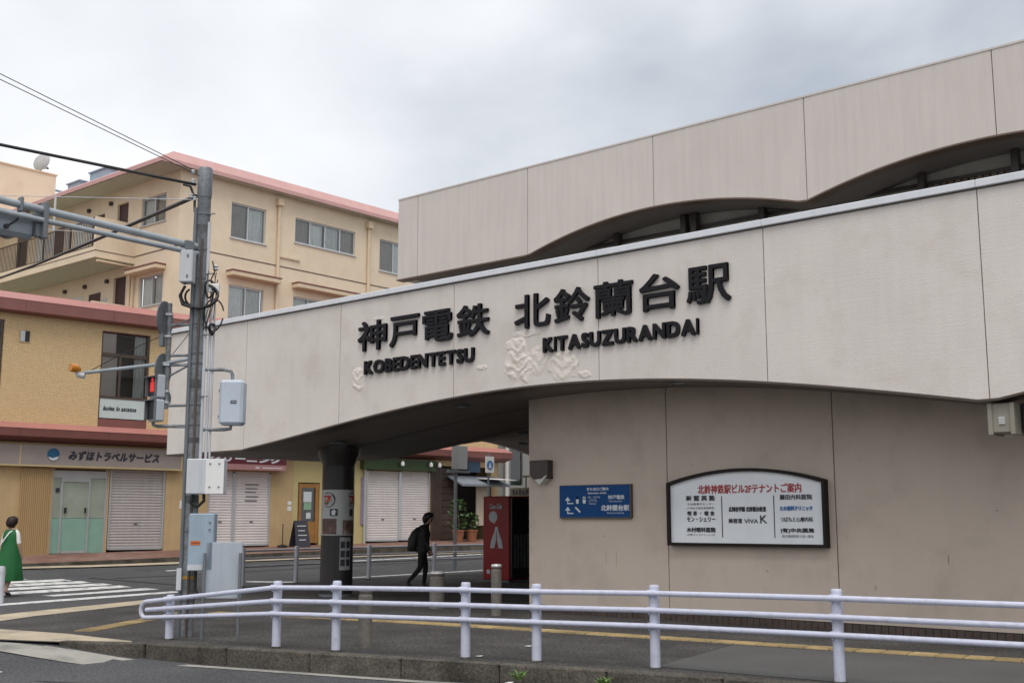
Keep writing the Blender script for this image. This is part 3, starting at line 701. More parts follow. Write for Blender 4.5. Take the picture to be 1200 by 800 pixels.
NP = [(-13.12, 8.62, 0.56), (-11.34, 8.92, 0.78), (-10.51, 9.13, 0.80), (-8.9, 9.60, 0.82), (-8.1, 9.86, 0.82), (-6.81, 10.2, 0.84), (-4.92, 10.44, 0.86), (-2.9, 10.72, 0.86), (-0.9, 10.98, 0.86), (1.1, 11.2, 0.86), (3.1, 11.4, .86)]
HR = (0.74, 0.575, 0.42)
near = guard_rail('guard_rail', 'lilac white tubular guard rail along the kerb before the station', NP, 0.053, HR, 0.028, -1, M_rail)
paths = [rail_path(NP, h, -1, 0.053 + 0.018, 0.82, 0.36, 0) for h in HR]
for i, p in enumerate(paths):
    if i == 1: MB().tube([p[0]] + p[1:], 0.028, 12).build('rail', M_rail, near, smooth=50)
top_, bot_ = paths[0], paths[2]
a, b = top_[0], bot_[0]; dirv = (top_[0] - top_[1]).normalized(); mid = (a + b) / 2; hh = (a - b).length / 2
loop = [mid + dirv * math.cos(t) * hh + Vector((0, 0, 1)) * math.sin(t) * hh for t in seq(math.pi/2 - .12, -math.pi/2 + .12, 12)]
MB().tube(top_[::-1] + loop + bot_, 0.028, 12).build('rail', M_rail, near, smooth=50)

FP = [(-22.15, 16.4), (-22.4, 18.15), (-22.5, 20.6), (-22.5, 23.0), (-22.45, 25.2)]
M_railfar = mat('dull_white_rail', (0.50, 0.50, 0.55), 0.4, 0.06, 5)
far = guard_rail('guard_rail', 'white guard rail along the side street behind the black column', FP, 0.055, (0.78, 0.60, 0.42), 0.028, 1, M_railfar, top=0.88, clamp=False)
for h in (0.80, 0.62, 0.44): MB().tube(rail_path(FP, h, 1, 0.07, 0.88, 0.4, 0.3), 0.028, 10).build('rail', M_railfar, far, smooth=50)
wp = thing('marker_post', 'short white post at the edge of the zebra crossing', 'post', (-21.15, 10.3, 0))
MB().lathe([(0.07, 0), (0.07, .62), (.06, .66), (.0, .67)], (-21.15, 10.3, 0), 16).build('shaft', M_railfar, wp, smooth=35); MB().lathe([(0.073, .52), (.073, .58)], (-21.15, 10.3, 0), 16).build('reflector_band', M_polebox, wp, smooth=35)

# ------------------------------------------------------------------ bollards
M_bol = mat('granite_bollard', (0.13, 0.118, 0.105), 0.7, 0.2, 6, 0.2, 90, speck=0.25); M_bolcap = mat('bollard_cap', (0.6, 0.6, 0.6), 0.35, 0.05, metal=0.3)
def bollard(x, y, h, r, label):
    t = thing('bollard', label, 'bollard', (x, y, 0), 0, 'stone bollards on the station pavement')
    MB().lathe([(r * 1.05, 0), (r, .02), (r, h - .10), (r * .86, h - .09), (r * .86, h - .065), (r, h - .055), (r, h - .03)], (x, y, 0), 18).build('shaft', M_bol, t, smooth=35)
    MB().lathe([(r, h - .03), (r * .98, h - .012), (r * .8, h), (0, h + .008)], (x, y, 0), 18).build('cap', M_bolcap, t, smooth=50)
bollard(-10.62, 9.68, 0.70, 0.085, 'grey stone bollard with metal cap just behind the guard rail below the black column')
bollard(-14.28, 14.67, 0.62, 0.13, 'thick grey stone bollard beside the walking man in black')
bollard(-12.5, 14.2, 0.80, 0.085, 'slim grey stone bollard in front of the red vending machine')

# ------------------------------------------------------------------ vending machine and shelter
VM = thing('vending_machine', 'red drink vending machine with white print under the canopy', 'vending machine', (-19.0, 22.2, 0))
M_vred = mat('vending_red', (0.34, 0.008, 0.014), 0.35, 0.05, 2)
MB().box(-19.46, -18.60, 21.6, 22.75, 0.06, 2.08).build('cabinet', M_vred, VM, bev=0.02)
MB().box(-19.42, -18.64, 21.63, 22.72, 0.0, 0.06).build('plinth', M_steelgrey, VM)
fr = MB().box(-18.60, -18.54, 21.64, 22.72, 0.10, 2.04).build('front_door', mat('vending_front', (0.02, 0.02, 0.022), 0.25, 0.1), VM, bev=0.01)
for k in range(8): MB().box(-18.54, -18.53, 21.72 + k*.12, 21.77 + k*.12, 0.35, 1.15).build('front_slat', M_steelgrey, fr)
MB().box(-18.54, -18.525, 22.45, 22.6, 1.0, 1.25).build('coin_panel', M_polebox, fr)
text('brand_script', 'Coca-Cola', (-19.25, -18.83, 1.77, 1.90), 21.597, M_wprint, VM, bold=.004, italic=.15)
m = MB().prism(circle(-19.12, 1.58, .14, 20), 21.596, 21.599).prism([(-19.18, 1.48), (-19.06, 1.48), (-19.06, 1.40)], 21.5945, 21.597); m.build('speech_bubble', M_wprint, VM)
def bottle_poly(cx, z0, lean):
    pr = [(-.085, 0), (.085, 0), (.095, .25), (.06, .42), (.035, .56), (.035, .72), (-.035, .72), (-.035, .56), (-.06, .42), (-.095, .25)]
    return [(cx + x * .8 + lean * z * .72, z0 + z * .72) for x, z in pr]
MB().prism(bottle_poly(-19.15, .82, .25), 21.596, 21.599).build('bottle_print', M_wprint, VM); MB().prism(bottle_poly(-18.87, .82, -.25), 21.594, 21.597).build('bottle_print', M_wprint, VM)
MB().box(-19.33, -19.22, 21.596, 21.599, .20, .30).build('sticker', M_wprint, VM)
SH = thing('shelter', 'low shelter with a cream flat roof and hand rail behind the vending machine', 'shelter', (-16.5, 23.5, 0))
M_cream = mat('cream_paint', (0.62, 0.54, 0.42), 0.6, 0.06, 2, streak=.1)
MB().box(-19.7, -13.2, 22.9, 25.2, 2.10, 2.32).build('roof_slab', M_cream, SH, bev=0.01)
MB().box(-18.5, -13.2, 24.9, 25.1, 0, 2.1).build('back_wall', M_dark, SH)
for x in (-18.4, -15.8, -13.3): MB().box(x - .05, x + .05, 23.0, 23.1, 0, 2.1).build('support', M_steelgrey, SH)
for k in range(22): MB().box(-18.3 + k*.22, -18.27 + k*.22, 22.96, 22.99, .05, 1.25).build('bar', M_steelgrey, SH)
m = MB().tube([(-19.5, 23.2, 2.62), (-13.4, 23.2, 2.62)], .025, 8)
for k in range(9): m.tube([(-19.4 + k*.75, 23.2, 2.32), (-19.4 + k*.75, 23.2, 2.62)], .02, 6)
m.build('roof_rail', M_cream, SH)
m = MB()
for q in range(6): m.box(-19.6 + q*.11, -19.53 + q*.11, 22.892, 22.896, 2.14, 2.28 - .03*(q % 2))
m.build('stencil', M_steelgrey, SH)
# ------------------------------------------------------------------ signal pole and what hangs on it
PX, PY = -13.34, 9.02
MP = Matrix.Translation((PX, PY, 0)) @ Matrix.Rotation(R(40.59), 4, 'Z')     # x: right as one faces the pole from the road corner, y: away
POLE = thing('signal_pole', 'grey steel utility pole with conduits and long twin mast arm at the corner', 'pole', (PX, PY, 0))
shaft = MB(MP).lathe([(0.088, 0), (0.088, 1.0), (0.088, 3.5), (0.09, 5.9), (0.10, 5.92), (0.10, 6.30), (0.09, 6.33), (0, 6.335)], (0.0, 0, 0), 20).build('shaft', M_pole, POLE, smooth=35)
MB(MP).lathe([(0.092, .735), (0.092, .775)], (0, 0, 0), 20).build('yellow_band', mat('amber_tape', (0.5, 0.28, 0.03), 0.4, 0.1), shaft, smooth=35)
for z in (0.45, 1.35, 2.05, 2.75, 3.02, 3.58, 3.72, 4.12, 4.75, 5.15, 5.65, 5.9, 6.08):
    MB(MP).lathe([(0.088, 0), (0.097, .005), (0.097, .03), (0.088, .035)], (0, 0, z), 20).build('steel_band', M_steelgrey, shaft, smooth=35)
for k in range(9): MB(MP).tube([(-.02 + .1 * (-1)**k, -.06, 2.3 + k*.42), (-.02 + .2 * (-1)**k, -.08, 2.3 + k*.42)], .009, 6).build('step_bolt', M_pole, shaft)
for x, y, r, z0, z1 in ((-.09, -.05, .026, 0.0, 5.75), (.095, -.03, .024, 2.3, 5.55), (.16, 0.0, .02, 2.3, 4.6), (.03, -.11, .016, .0, 5.3), (.205, .02, .014, 2.3, 4.5)):
    MB(MP).tube([(x, y, z0), (x - .006, y, z1)], r, 10).build('conduit', {.026: M_steelgrey, .016: M_trimbrown}.get(r, M_polebox), POLE, smooth=40)
# mast arm, out over the road
ma = MB().tube([(-13.36, 8.98, 5.20), (-13.36, 6.0, 5.285), (-13.36, 2.2, 5.40)], [.05, .047, .04], 12).build('mast_arm', M_arm, POLE, smooth=40)
MB().tube([(-13.33, 8.98, 5.10), (-13.33, 6.0, 5.135), (-13.33, 2.2, 5.19)], [.036, .034, .03], 12).build('mast_stay', M_arm, ma, smooth=40)
for bx_ in ((-13.42, -13.28, 8.72, 8.86, 5.05, 5.25), (-13.41, -13.29, 6.72, 6.78, 4.9, 5.36), (-13.4, -13.3, 6.42, 6.46, 5.18, 5.36)): MB().box(*bx_).build('arm_clamp', M_steelgrey, ma, bev=.01)
def bpipe(pts, r): MB(MP).tube(pts, r, 8).build('bracket_pipe', M_pole, POLE, smooth=40)
for z, x0, x1 in ((4.12, -.4, 0), (3.70, -.42, 0), (3.57, -.42, 0), (3.02, -.40, 0)): bpipe([(x0, 0, z), (x1, 0, z + .01)], .02)
bpipe([(-.38, 0, 3.42), (-.1, 0, 3.58)], .014); bpipe([(-.36, 0, 3.7), (-.12, 0, 4.02)], .006); bpipe([(-.36, -.02, 4.1), (-.09, 0, 4.22)], .01)
bpipe([(0, 0, 2.745), (-.5, 0, 2.745), (-.56, 0, 2.76), (-.57, 0, 2.83)], .024); bpipe([(0, 0, 3.51), (.36, 0, 3.51), (.46, 0, 3.49), (.48, 0, 3.44), (.48, 0, 3.36)], .024); bpipe([(.48, 0, 2.76), (.48, 0, 2.71), (.4, 0, 2.70), (0, 0, 2.70)], .024)
def coil(pts, r, name='cable_loop'): MB(MP).tube([pts_ for pts_ in pts], r, 8).build(name, M_black, POLE, smooth=50)
def ring(cx, cz, rx, rz_, y, a0=0, a1=2*math.pi, n=22): return [(cx + rx * math.cos(t), y + .03 * math.sin(2*t), cz + rz_ * math.sin(t)) for t in seq(a0, a1, n)]
coil(ring(.03, 4.50, .25, .17, -.15, math.pi * .8, math.pi * 2.35), .017); coil(ring(.05, 4.48, .22, .15, -.13, math.pi * .75, math.pi * 2.3), .015)
coil(ring(.22, 4.24, .13, .22, -.1, 0.3, 2*math.pi - .2), .011); coil(ring(.15, 4.6, .06, .12, -.1), .013); coil([(-.18, -.12, 4.64), (-.24, -.14, 4.5), (-.2, -.14, 4.38), (-.05, -.16, 4.33)], .02)
coil(ring(.2, 4.05, .035, .07, -.08), .02)
coil([(-.3, 0, 6.10), (-.2, 0, 6.07), (-.13, -.02, 5.9), (-.12, -.03, 5.7)], .018); coil([(.16, -.05, 5.0), (.2, -.06, 4.85), (.15, -.08, 4.72), (.2, -.06, 4.62)], .01)
coil([(.05, -.14, 1.83), (.03, -.16, 1.72), (.12, -.16, 1.67), (.2, -.15, 1.75), (.19, -.13, 1.83)], .022); coil([(.12, -.12, .86), (.13, -.14, .6), (.2, -.14, .52), (.25, -.13, .62), (.24, -.12, .86)], .02, 'cable_loop')
for z, q in ((6.13, -.15), (5.92, -.17), (5.88, -.12), (6.26, -.16)): MB(MP).lathe([(.0, -.03), (.02, -.03), (.028, -.015), (.018, 0), (.028, .015), (.02, .03), (0, .03)], (q, -.05, z), 10).build('insulator', M_polebox, POLE, smooth=40)
m = MB(MP).lathe([(0, -.05), (.025, -.05), (.04, -.03), (.02, -.01), (.04, .01), (.02, .03), (0, .03)], (.2, -.03, 4.92), 10)
m.build('insulator', M_polebox, POLE, smooth=40)

rnd_ = random.Random(5)
for k in range(6):
    x0, x1 = rnd_.uniform(.10, .26), rnd_.uniform(.08, .24); z0, z1 = rnd_.uniform(4.6, 4.9), rnd_.uniform(4.0, 4.2)
    MB(MP).tube([(x0, -.06, z0), ((x0 + x1)/2 + rnd_.uniform(-.08, .08), -.10, (z0 + z1)/2), (x1, -.05, z1)], .005, 6).build('thin_cable', M_black, POLE, smooth=50)
MB(MP).box(.13, .27, -.10, -.02, 4.56, 4.68).build('splice_box', M_white, POLE, bev=.01)
for z, h_ in ((1.72, .10), (2.52, .07), (3.25, .12), (5.42, .09)): MB(MP).lathe([(0.0905, 0), (0.0905, h_)], (0, 0, z), 20).build('tape_wrap', mat('dark_tape', (0.07, 0.075, 0.08), .6, .3, 8), POLE, smooth=40)
def case(name, label, x0, x1, y0, y1, z0, z1, material, bev=.012, M=MP, group=None, feet=()):
    c = M @ Vector(((x0 + x1) / 2, (y0 + y1) / 2, z0))
    t = thing(name, label, 'utility box', c, 0, group)
    b = MB(M).box(x0, x1, y0, y1, z0, z1).build('cabinet', material, t, bev=bev)
    return t, b
t, b = case('junction_box', 'narrow pale box high on the utility pole under the mast arm', -.22, -.045, -.30, -.11, 4.66, 5.10, M_polebox)
m = MB(MP)
for z in (4.74, 5.02): m.box(-.12, -.095, -.306, -.298, z - .02, z + .02)
m.build('latch', M_steelgrey, t); MB(MP).lathe([(0, 0), (.02, 0), (.02, .01), (0, .01)], (-.16, -.2, 4.645), 10).build('gland', M_black, t)
t, b = case('junction_box', 'wide pale grey box strapped to the utility pole', -.0, .49, -.32, -.13, 1.835, 2.295, M_polebox)
MB(MP).box(.255, .492, -.323, -.3205, 1.84, 2.29).build('door_plate', M_white, t)
m = MB(MP)
for x in (.31, .43):
    for z in (1.93, 2.23): m.lathe([(0, -.004), (.014, -.004), (.014, .006), (0, .006)], (x, -.326, z), 8)
m.build('screw', M_steelgrey, t)
t, b = case('meter_box', 'tall blue grey box with orange label on the utility pole', .055, .385, -.30, -.12, .85, 1.585, M_bluebox)
MB(MP).box(.09, .215, -.304, -.3, 1.18, 1.235).build('orange_label', mat('orange_label', (0.55, 0.13, 0.02), 0.5, 0.1), t)
MB(MP).box(.10, .205, -.3055, -.3045, 1.203, 1.212).build('print_line', M_ink, t)
MB(MP).box(.058, .25, -.303, -.3005, .86, .93).build('white_tag', M_polebox, t)
m = MB(MP)
for z in (1.47, 1.38): m.lathe([(0, -.004), (.014, -.004), (.014, .006), (0, .006)], (.33, -.306, z), 8)
m.build('screw', M_steelgrey, t)
MB(MP).box(-.11, -.05, -.18, -.12, .60, .88).build('side_tag', M_polebox, t)
# rounded box at the right of the pole
t = thing('control_box', 'rounded light grey signal control box on pipes beside the pole', 'utility box', MP @ Vector((.5, 0, 2.75)))
b = MB(MP).box(.34, .66, -.14, .12, 2.755, 3.36).build('cabinet', mat('light_blue_grey', (0.45, 0.51, 0.58), 0.4, 0.05, 3), t, bev=.035)
MB(MP).box(.50, .58, -.146, -.138, 3.04, 3.08).build('maker_plate', M_ink, t)
MB(MP).box(.51, .57, -.1475, -.1465, 3.056, 3.064).build('print_line', M_wprint, t)
MB(MP).box(.315, .342, -.05, -.01, 3.2, 3.24).box(.315, .342, -.05, -.01, 2.85, 2.89).build('hinge', M_steelgrey, t)
# sign panel seen from behind on two posts
t = thing('information_board', 'plain grey metal board on two dark posts beside the utility pole', 'sign', MP @ Vector((.52, -.35, 0)))
MB(MP).box(.285, .765, -.30, -.27, .50, 1.215).build('panel', mat('panel_grey', (0.38, 0.42, 0.47), 0.5, 0.06, 2, streak=.1), t, bev=.006)
for x in (.275, .735): MB(MP).box(x, x + .032, -.36, -.325, -.01, 1.08).build('post', M_steelgrey, t)
# pipe with round signs seen edge-on
t = thing('sign_pipe', 'vertical grey pipe bracketed to the pole carrying round road signs seen edge on', 'sign', MP @ Vector((-.40, 0, 3.0)))
MB(MP).tube([(-.405, 0, 2.98), (-.41, 0, 4.42)], .034, 12).build('pipe', M_pole, t, smooth=40)
def disc(cx, cz, r, yaw, name='round_sign'):
    Md = MP @ Matrix.Translation((cx, 0, cz)) @ Matrix.Rotation(yaw, 4, 'Z')
    m = MB(Md).lathe([(r, -.008), (r, .008)], (0, 0, 0), 28); 
    m.v = [Md @ (Matrix.Rotation(R(90), 4, 'X') @ (Md.inverted() @ p)) for p in m.v]
    return m.build(name, M_steelgrey, t, smooth=40)
disc(-.47, 4.20, .25, R(82)); disc(-.465, 3.50, .23, R(80)); disc(-.44, 3.12, .13, R(60))
MB(MP).box(-.5, -.45, -.12, .0, 3.82, 4.0).build('small_plate', M_steelgrey, t)
for z in (3.2, 3.56, 3.95, 4.25, 3.05): MB(MP).box(-.45, -.37, -.045, .045, z, z + .03).build('clip', M_polebox, t)
# pedestrian signal
t = thing('pedestrian_signal', 'pedestrian signal head with red man lit, facing the crossing', 'traffic signal', MP @ Vector((-.53, 0, 2.8)))
MS2 = MP @ Matrix.Translation((-.50, -.02, 2.80)) @ Matrix.Rotation(R(-44), 4, 'Z')   # front (-y local) turned towards the crossing
M_sig = mat('signal_grey', (0.42, 0.46, 0.50), 0.45, 0.06, 4)
MB(MS2).box(-.115, .115, -.09, .04, 0, .30).box(-.115, .115, -.09, .04, .315, .63).build('housing', M_sig, t, bev=.02)
for z, nm in ((.03, 'lower_visor'), (.345, 'upper_visor')):
    v = MB(MS2).box(-.11, -.10, -.14, -.091, z, z + .25).box(.10, .11, -.12, -.091, z, z + .25).box(-.11, .11, -.16, -.091, z + .25, z + .262).build('visor', M_steelgrey, t)
    MB(MS2).box(-.099, .099, -.098, -.09, z, z + .249).build('lens', M_black, t)
m = MB(MS2).box(-.05, .05, -.104, -.099, .40, .53).prism(circle(0, .56, .028, 12), -.104, -.099)
em = bpy.data.materials.new('red_signal_light'); em.use_nodes = True; bb = em.node_tree.nodes['Principled BSDF']; bb.inputs['Base Color'].default_value = (.5, .02, .02, 1); bb.inputs['Emission Color'].default_value = (1, .05, .04, 1); bb.inputs['Emission Strength'].default_value = .3
m.build('red_figure', em, t)
# orange beacon on an arm
t = thing('beacon', 'orange beacon lamp at the end of a slim grey arm from the pole', 'lamp', MP @ Vector((-1.6, 0, 3.45)))
MB(MP).tube([(-.10, 0, 3.66), (-.47, -.02, 3.585), (-1.52, -.05, 3.46)], .025, 10).build('arm', M_arm, t, smooth=40)
MB(MP).tube([(-1.50, -.05, 3.42), (-1.58, -.06, 3.43), (-1.6, -.06, 3.5)], .04, 10).build('joint', M_polebox, t, smooth=40)
MB(MP).tube([(-1.58, -.05, 3.50), (-1.60, -.09, 3.515), (-1.66, -.16, 3.52)], [.04, .058, .055], 16).build('lamp_head', mat('amber_plastic', (0.55, 0.20, 0.015), 0.25, 0.1, 8), t, smooth=50)
MB(MP).tube([(-1.44, -.05, 3.48), (-1.2, -.04, 3.62), (-.7, -.02, 3.88), (-.42, 0, 4.0)], .006, 6).build('stay_wire', M_black, t)
# traffic signal on the mast arm, from behind
t = thing('traffic_signal', 'flat three lamp traffic signal hung on the mast arm, seen from behind', 'traffic signal', (-13.45, 6.2, 4.95))
MB().box(-13.58, -13.44, 5.35, 6.70, 4.90, 5.22).build('housing', mat('signal_back', (0.26, 0.30, 0.34), 0.45, 0.08, 3), t, bev=.05)
for y in (5.58, 6.02, 6.47):
    m = MB().tube([(-13.57, y, 5.06), (-13.75, y, 5.05)], .14, 20, cap=False); m.build('visor', M_steelgrey, t, smooth=40)
    MB().tube([(-13.578, y, 5.06), (-13.59, y, 5.06)], .13, 20).build('lens', M_black, t)
MB().tube([(-13.44, 6.32, 4.99), (-13.41, 6.32, 4.99)], .03, 12).tube([(-13.43, 6.3, 4.97), (-13.43, 6.44, 5.09), (-13.38, 6.46, 5.14)], .012, 6).build('cable_entry', M_black, t)
MB().box(-13.46, -13.36, 6.66, 6.78, 4.93, 5.3).build('hanger', M_steelgrey, t)
# wires
def wire(label, a, b, r, sag=0.0, ext=0.0, material=M_black):
    a, b = Vector(a), Vector(b); b2 = b + (b - a) * ext; pts = [a.lerp(b2, i / 24) - Vector((0, 0, sag * math.sin(math.pi * i / 24))) for i in range(25)]
    o = MB().tube(pts, r, 6).build('overhead_wire', material, None, smooth=60); return tag(o, label, 'wire')
pl = lambda x, y, z: tuple(MP @ Vector((x, y, z)))
wire('thick black cable running from the pole top out over the road', pl(-.12, -.02, 6.09), (-14.0, 6.44, 6.18), .021, 0.02, 2.2)
wire('black cable bundle falling from the pole towards the far pavement', pl(-.12, 0, 5.93), (-30, 14.04, 7.95), .030, 0.1, 0.5)
for k, (dz, lab) in enumerate(((0, 'thin wire rising from the pole top, upper of two'), (-.07, 'thin wire rising from the pole top, lower of two'))): wire(lab, pl(-.12 + .12*k, 0, 6.28 - .1*k), (-13.5, 6.15, 6.88 + dz), .0055, 0.0, 1.5)
wire('thin pale wire strung level in front of the apartment eaves', pl(-.13, 0, 5.88), (-20, 9.26, 7.23), .006, 0.0, .8, M_polebox)
wire('thin pale drop wire crossing in front of the apartment balcony', (-39.9, 22.3, 12.3), (-25, 11.63, 7.97), .012, 0.0, .5, M_polebox)

# ------------------------------------------------------------------ signs and plants across the street
t = thing('street_sign', 'slim grey post with a plain sign panel at the side street', 'sign', (-23.57, 24.95, 0))
MB().lathe([(.055, 0), (.05, 3.82), (0, 3.83)], (-23.57, 24.95, .02), 12).build('post', M_steelgrey, t, smooth=40)
MB().box(-23.55, -23.52, 24.75, 25.42, 2.98, 3.68).build('panel', mat('sign_back', (0.36, 0.37, 0.38), 0.4, 0.05, metal=.3), t, bev=.01)
MB().box(-23.6, -23.5, 24.6, 25.5, 2.88, 2.95).build('bracket', M_steelgrey, t)
t = thing('pedestrian_sign', 'small white square sign with a blue crossing mark on a thin post', 'sign', (-24.0, 26.95, 0))
MB().lathe([(.035, 0), (.035, 3.5), (0, 3.505)], (-24.06, 26.95, .04), 10).build('post', M_steelgrey, t, smooth=40)
MB().box(-24.0, -23.975, 26.74, 27.12, 2.95, 3.45).build('panel', M_white, t)
MS3 = Matrix.Translation((-23.974, 26.93, 3.18)) @ Matrix.Rotation(R(90), 4, 'Z')
MB(MS3).prism(circle(0, 0, .15, 20), -.004, -.001).build('blue_disc', M_bprint, t); MB(MS3).prism([(-.07, -.09), (.07, -.09), (0, .1)], -.008, -.005).build('white_triangle', M_wprint, t)

# leafy plants
def leaf_mesh(rnd, n, rad, h, size, colr):
    mb = MB()
    for i in range(n):
        z = rnd.uniform(0, h); rr = rad * (0.35 + 0.65 * math.sin(math.pi * min(1, (z / h) * .85 + .1))) * math.sqrt(rnd.random()); a = rnd.uniform(0, 6.28)
        c = Vector((rr * math.cos(a), rr * math.sin(a), z)); d = Vector((math.cos(a + rnd.uniform(-1, 1)), math.sin(a + rnd.uniform(-1, 1)), rnd.uniform(-.3, .9))).normalized(); w = d.cross(Vector((rnd.uniform(-1, 1), rnd.uniform(-1, 1), 1))).normalized() * size * .32; L_ = size * rnd.uniform(.7, 1.2)
        mb.add([tuple(c), tuple(c + d * L_ * .5 + w), tuple(c + d * L_), tuple(c + d * L_ * .5 - w)], [(0, 1, 2, 3)])
    return mb
M_leaf = mat('green_leaf', (0.055, 0.11, 0.03), 0.5, 0.4, 9); M_terra = mat('terracotta', (0.30, 0.12, 0.06), 0.8, 0.1)
def shrub(label, base, h, rad, pot, seed, size=.14, n=260):
    t = thing('potted_plant', label, 'plant', base)
    rnd = random.Random(seed)
    if pot: MB().lathe([(.16, 0), (.22, .36), (.24, .36), (.24, .42), (.19, .42), (.19, .38)], base, 16).build('pot', M_terra, t, smooth=40)
    MB().tube([base, (base[0] + .03, base[1], base[2] + h * .5), (base[0] - .02, base[1], base[2] + h * .8)], [.03, .025, .01], 7).build('stem', mat('bark', (0.09, 0.065, 0.045), .8, .2), t)
    lm = leaf_mesh(rnd, n, rad, h - .3, size, None); lm.v = [p + Vector(base) + Vector((0, 0, .35)) for p in lm.v]; lm.build('foliage', M_leaf, t)
def sp(s, off, z): return tuple(MS @ Vector((s, -off, z)))
shrub('bushy potted plant in a terracotta pot before the brown shopfront', sp(14.75, .85, sw_z(14.75, .85)), 1.45, .34, True, 4, n=200)
shrub('smaller leafy plant in a terracotta pot beside the taller potted plant', sp(15.35, .9, sw_z(15.3, .9)), .95, .24, True, 6, n=110)
def weed(label, x, y, seed, h=.16):
    t = thing('weed', label, 'weed', (x, y, -.12), 0, 'weeds in the kerb joint')
    rnd = random.Random(seed); mb = MB()
    for i in range(26):
        a = rnd.uniform(0, 6.28); l_ = rnd.uniform(.5, 1) * h; b = Vector((x + rnd.uniform(-.05, .05), y + rnd.uniform(-.02, .02), -.125)); d = Vector((math.cos(a) * .6, math.sin(a) * .6, 1)).normalized()
        w = Vector((-math.sin(a), math.cos(a), 0)) * .012; m_ = b + d * l_ * .55; tip = b + d * l_ * .9 + Vector((math.cos(a), math.sin(a), -.2)) * l_ * .35
        mb.add([tuple(b), tuple(m_ + w), tuple(tip), tuple(m_ - w)], [(0, 1, 2, 3)])
    mb.build('blades', mat('weed_green', (0.09, 0.17, 0.03), 0.5, 0.3, 20), t)
for i, (x, y) in enumerate(((-7.92, 9.33), (-7.02, 9.58), (-6.5, 9.72))): weed(['tufted weed at the foot of the kerb, taller one', 'low weed sprouting between kerb and gutter', 'tiny weed in the kerb joint by the guard rail'][i], x, y, 20 + i, (.17, .14, .08)[i])
# scraps of litter on the pavement
for i, (x, y, lab) in enumerate(((-9.15, 10.9, 'small white paper scrap on the dark pavement'), (-8.9, 9.75, 'pale crumpled scrap by the guard rail post'), (-7.9, 9.1, 'pale pebble lying in the gutter'))):
    m = MB().add([(x, y, .012), (x + .07, y + .02, .012), (x + .08, y + .06, .022), (x + .01, y + .05, .014)], [(0, 1, 2, 3)]); m.v = [p + Vector((0, 0, -.13 if i == 2 else 0)) for p in m.v]
    tag(m.build('litter', M_white), lab, 'litter')
# ------------------------------------------------------------------ shop row across the side street
def facade_tile(name, colA, colB, mort, rot, w=.11, h=.062, ms=.010):
    m = bpy.data.materials.new(name); m.use_nodes = True; t = m.node_tree; n = t.nodes; l = t.links; b = n['Principled BSDF']; b.inputs['Roughness'].default_value = .45
    g = n.new('ShaderNodeNewGeometry'); mp_ = n.new('ShaderNodeMapping'); mp_.inputs['Rotation'].default_value = (0, 0, -rot); l.new(g.outputs['Position'], mp_.inputs[0])
    sx = n.new('ShaderNodeSeparateXYZ'); l.new(mp_.outputs[0], sx.inputs[0]); cx = n.new('ShaderNodeCombineXYZ'); l.new(sx.outputs[0], cx.inputs[0]); l.new(sx.outputs[2], cx.inputs[1])
    br_ = n.new('ShaderNodeTexBrick'); l.new(cx.outputs[0], br_.inputs['Vector']); br_.inputs['Color1'].default_value = (*colA, 1); br_.inputs['Color2'].default_value = (*colB, 1); br_.inputs['Mortar'].default_value = (*mort, 1)
    br_.inputs['Scale'].default_value = 1; br_.inputs['Brick Width'].default_value = w; br_.inputs['Row Height'].default_value = h; br_.inputs['Mortar Size'].default_value = ms; br_.offset = .5
    l.new(br_.outputs[0], b.inputs['Base Color']); bu = n.new('ShaderNodeBump'); bu.inputs['Strength'].default_value = .6; bu.inputs['Distance'].default_value = .01; bu.invert = True; l.new(br_.outputs['Fac'], bu.inputs['Height']); l.new(bu.outputs[0], b.inputs['Normal'])
    return m
M_mosaic = facade_tile('yellow_facade_tile', (0.80, 0.58, 0.31), (0.70, 0.50, 0.26), (0.42, 0.29, 0.15), SA, .08, .05, .007)
M_redm = mat('oxide_red_metal', (0.215, 0.082, 0.07), 0.5, 0.07, 2, streak=.08); M_redlit = mat('skylit_red_metal', (0.40, 0.165, 0.145), 0.5, 0.07, 2, streak=.1)  # cornice slopes: the same red, with sky light painted into the colour
M_tan = mat('tan_render', (0.50, 0.36, 0.19), .7, .07, 2, streak=.08); M_yel = mat('pale_yellow_render', (0.50, 0.42, 0.20), .7, .06, 2); M_signband = mat('fawn_sign_band', (0.30, 0.255, 0.235), .45, .05, 2)
M_alu = mat('aluminium', (0.50, 0.52, 0.53), .35, .05, 3, metal=.4); M_bronzew = mat('bronze_window', (0.075, 0.052, 0.038), .4, .1)
M_shut = mat('shutter_grey', (0.46, 0.43, 0.42), .5, .06, 2, streak=.12); M_shutw = mat('shutter_white', (0.70, 0.66, 0.65), .5, .05, 2, streak=.08)
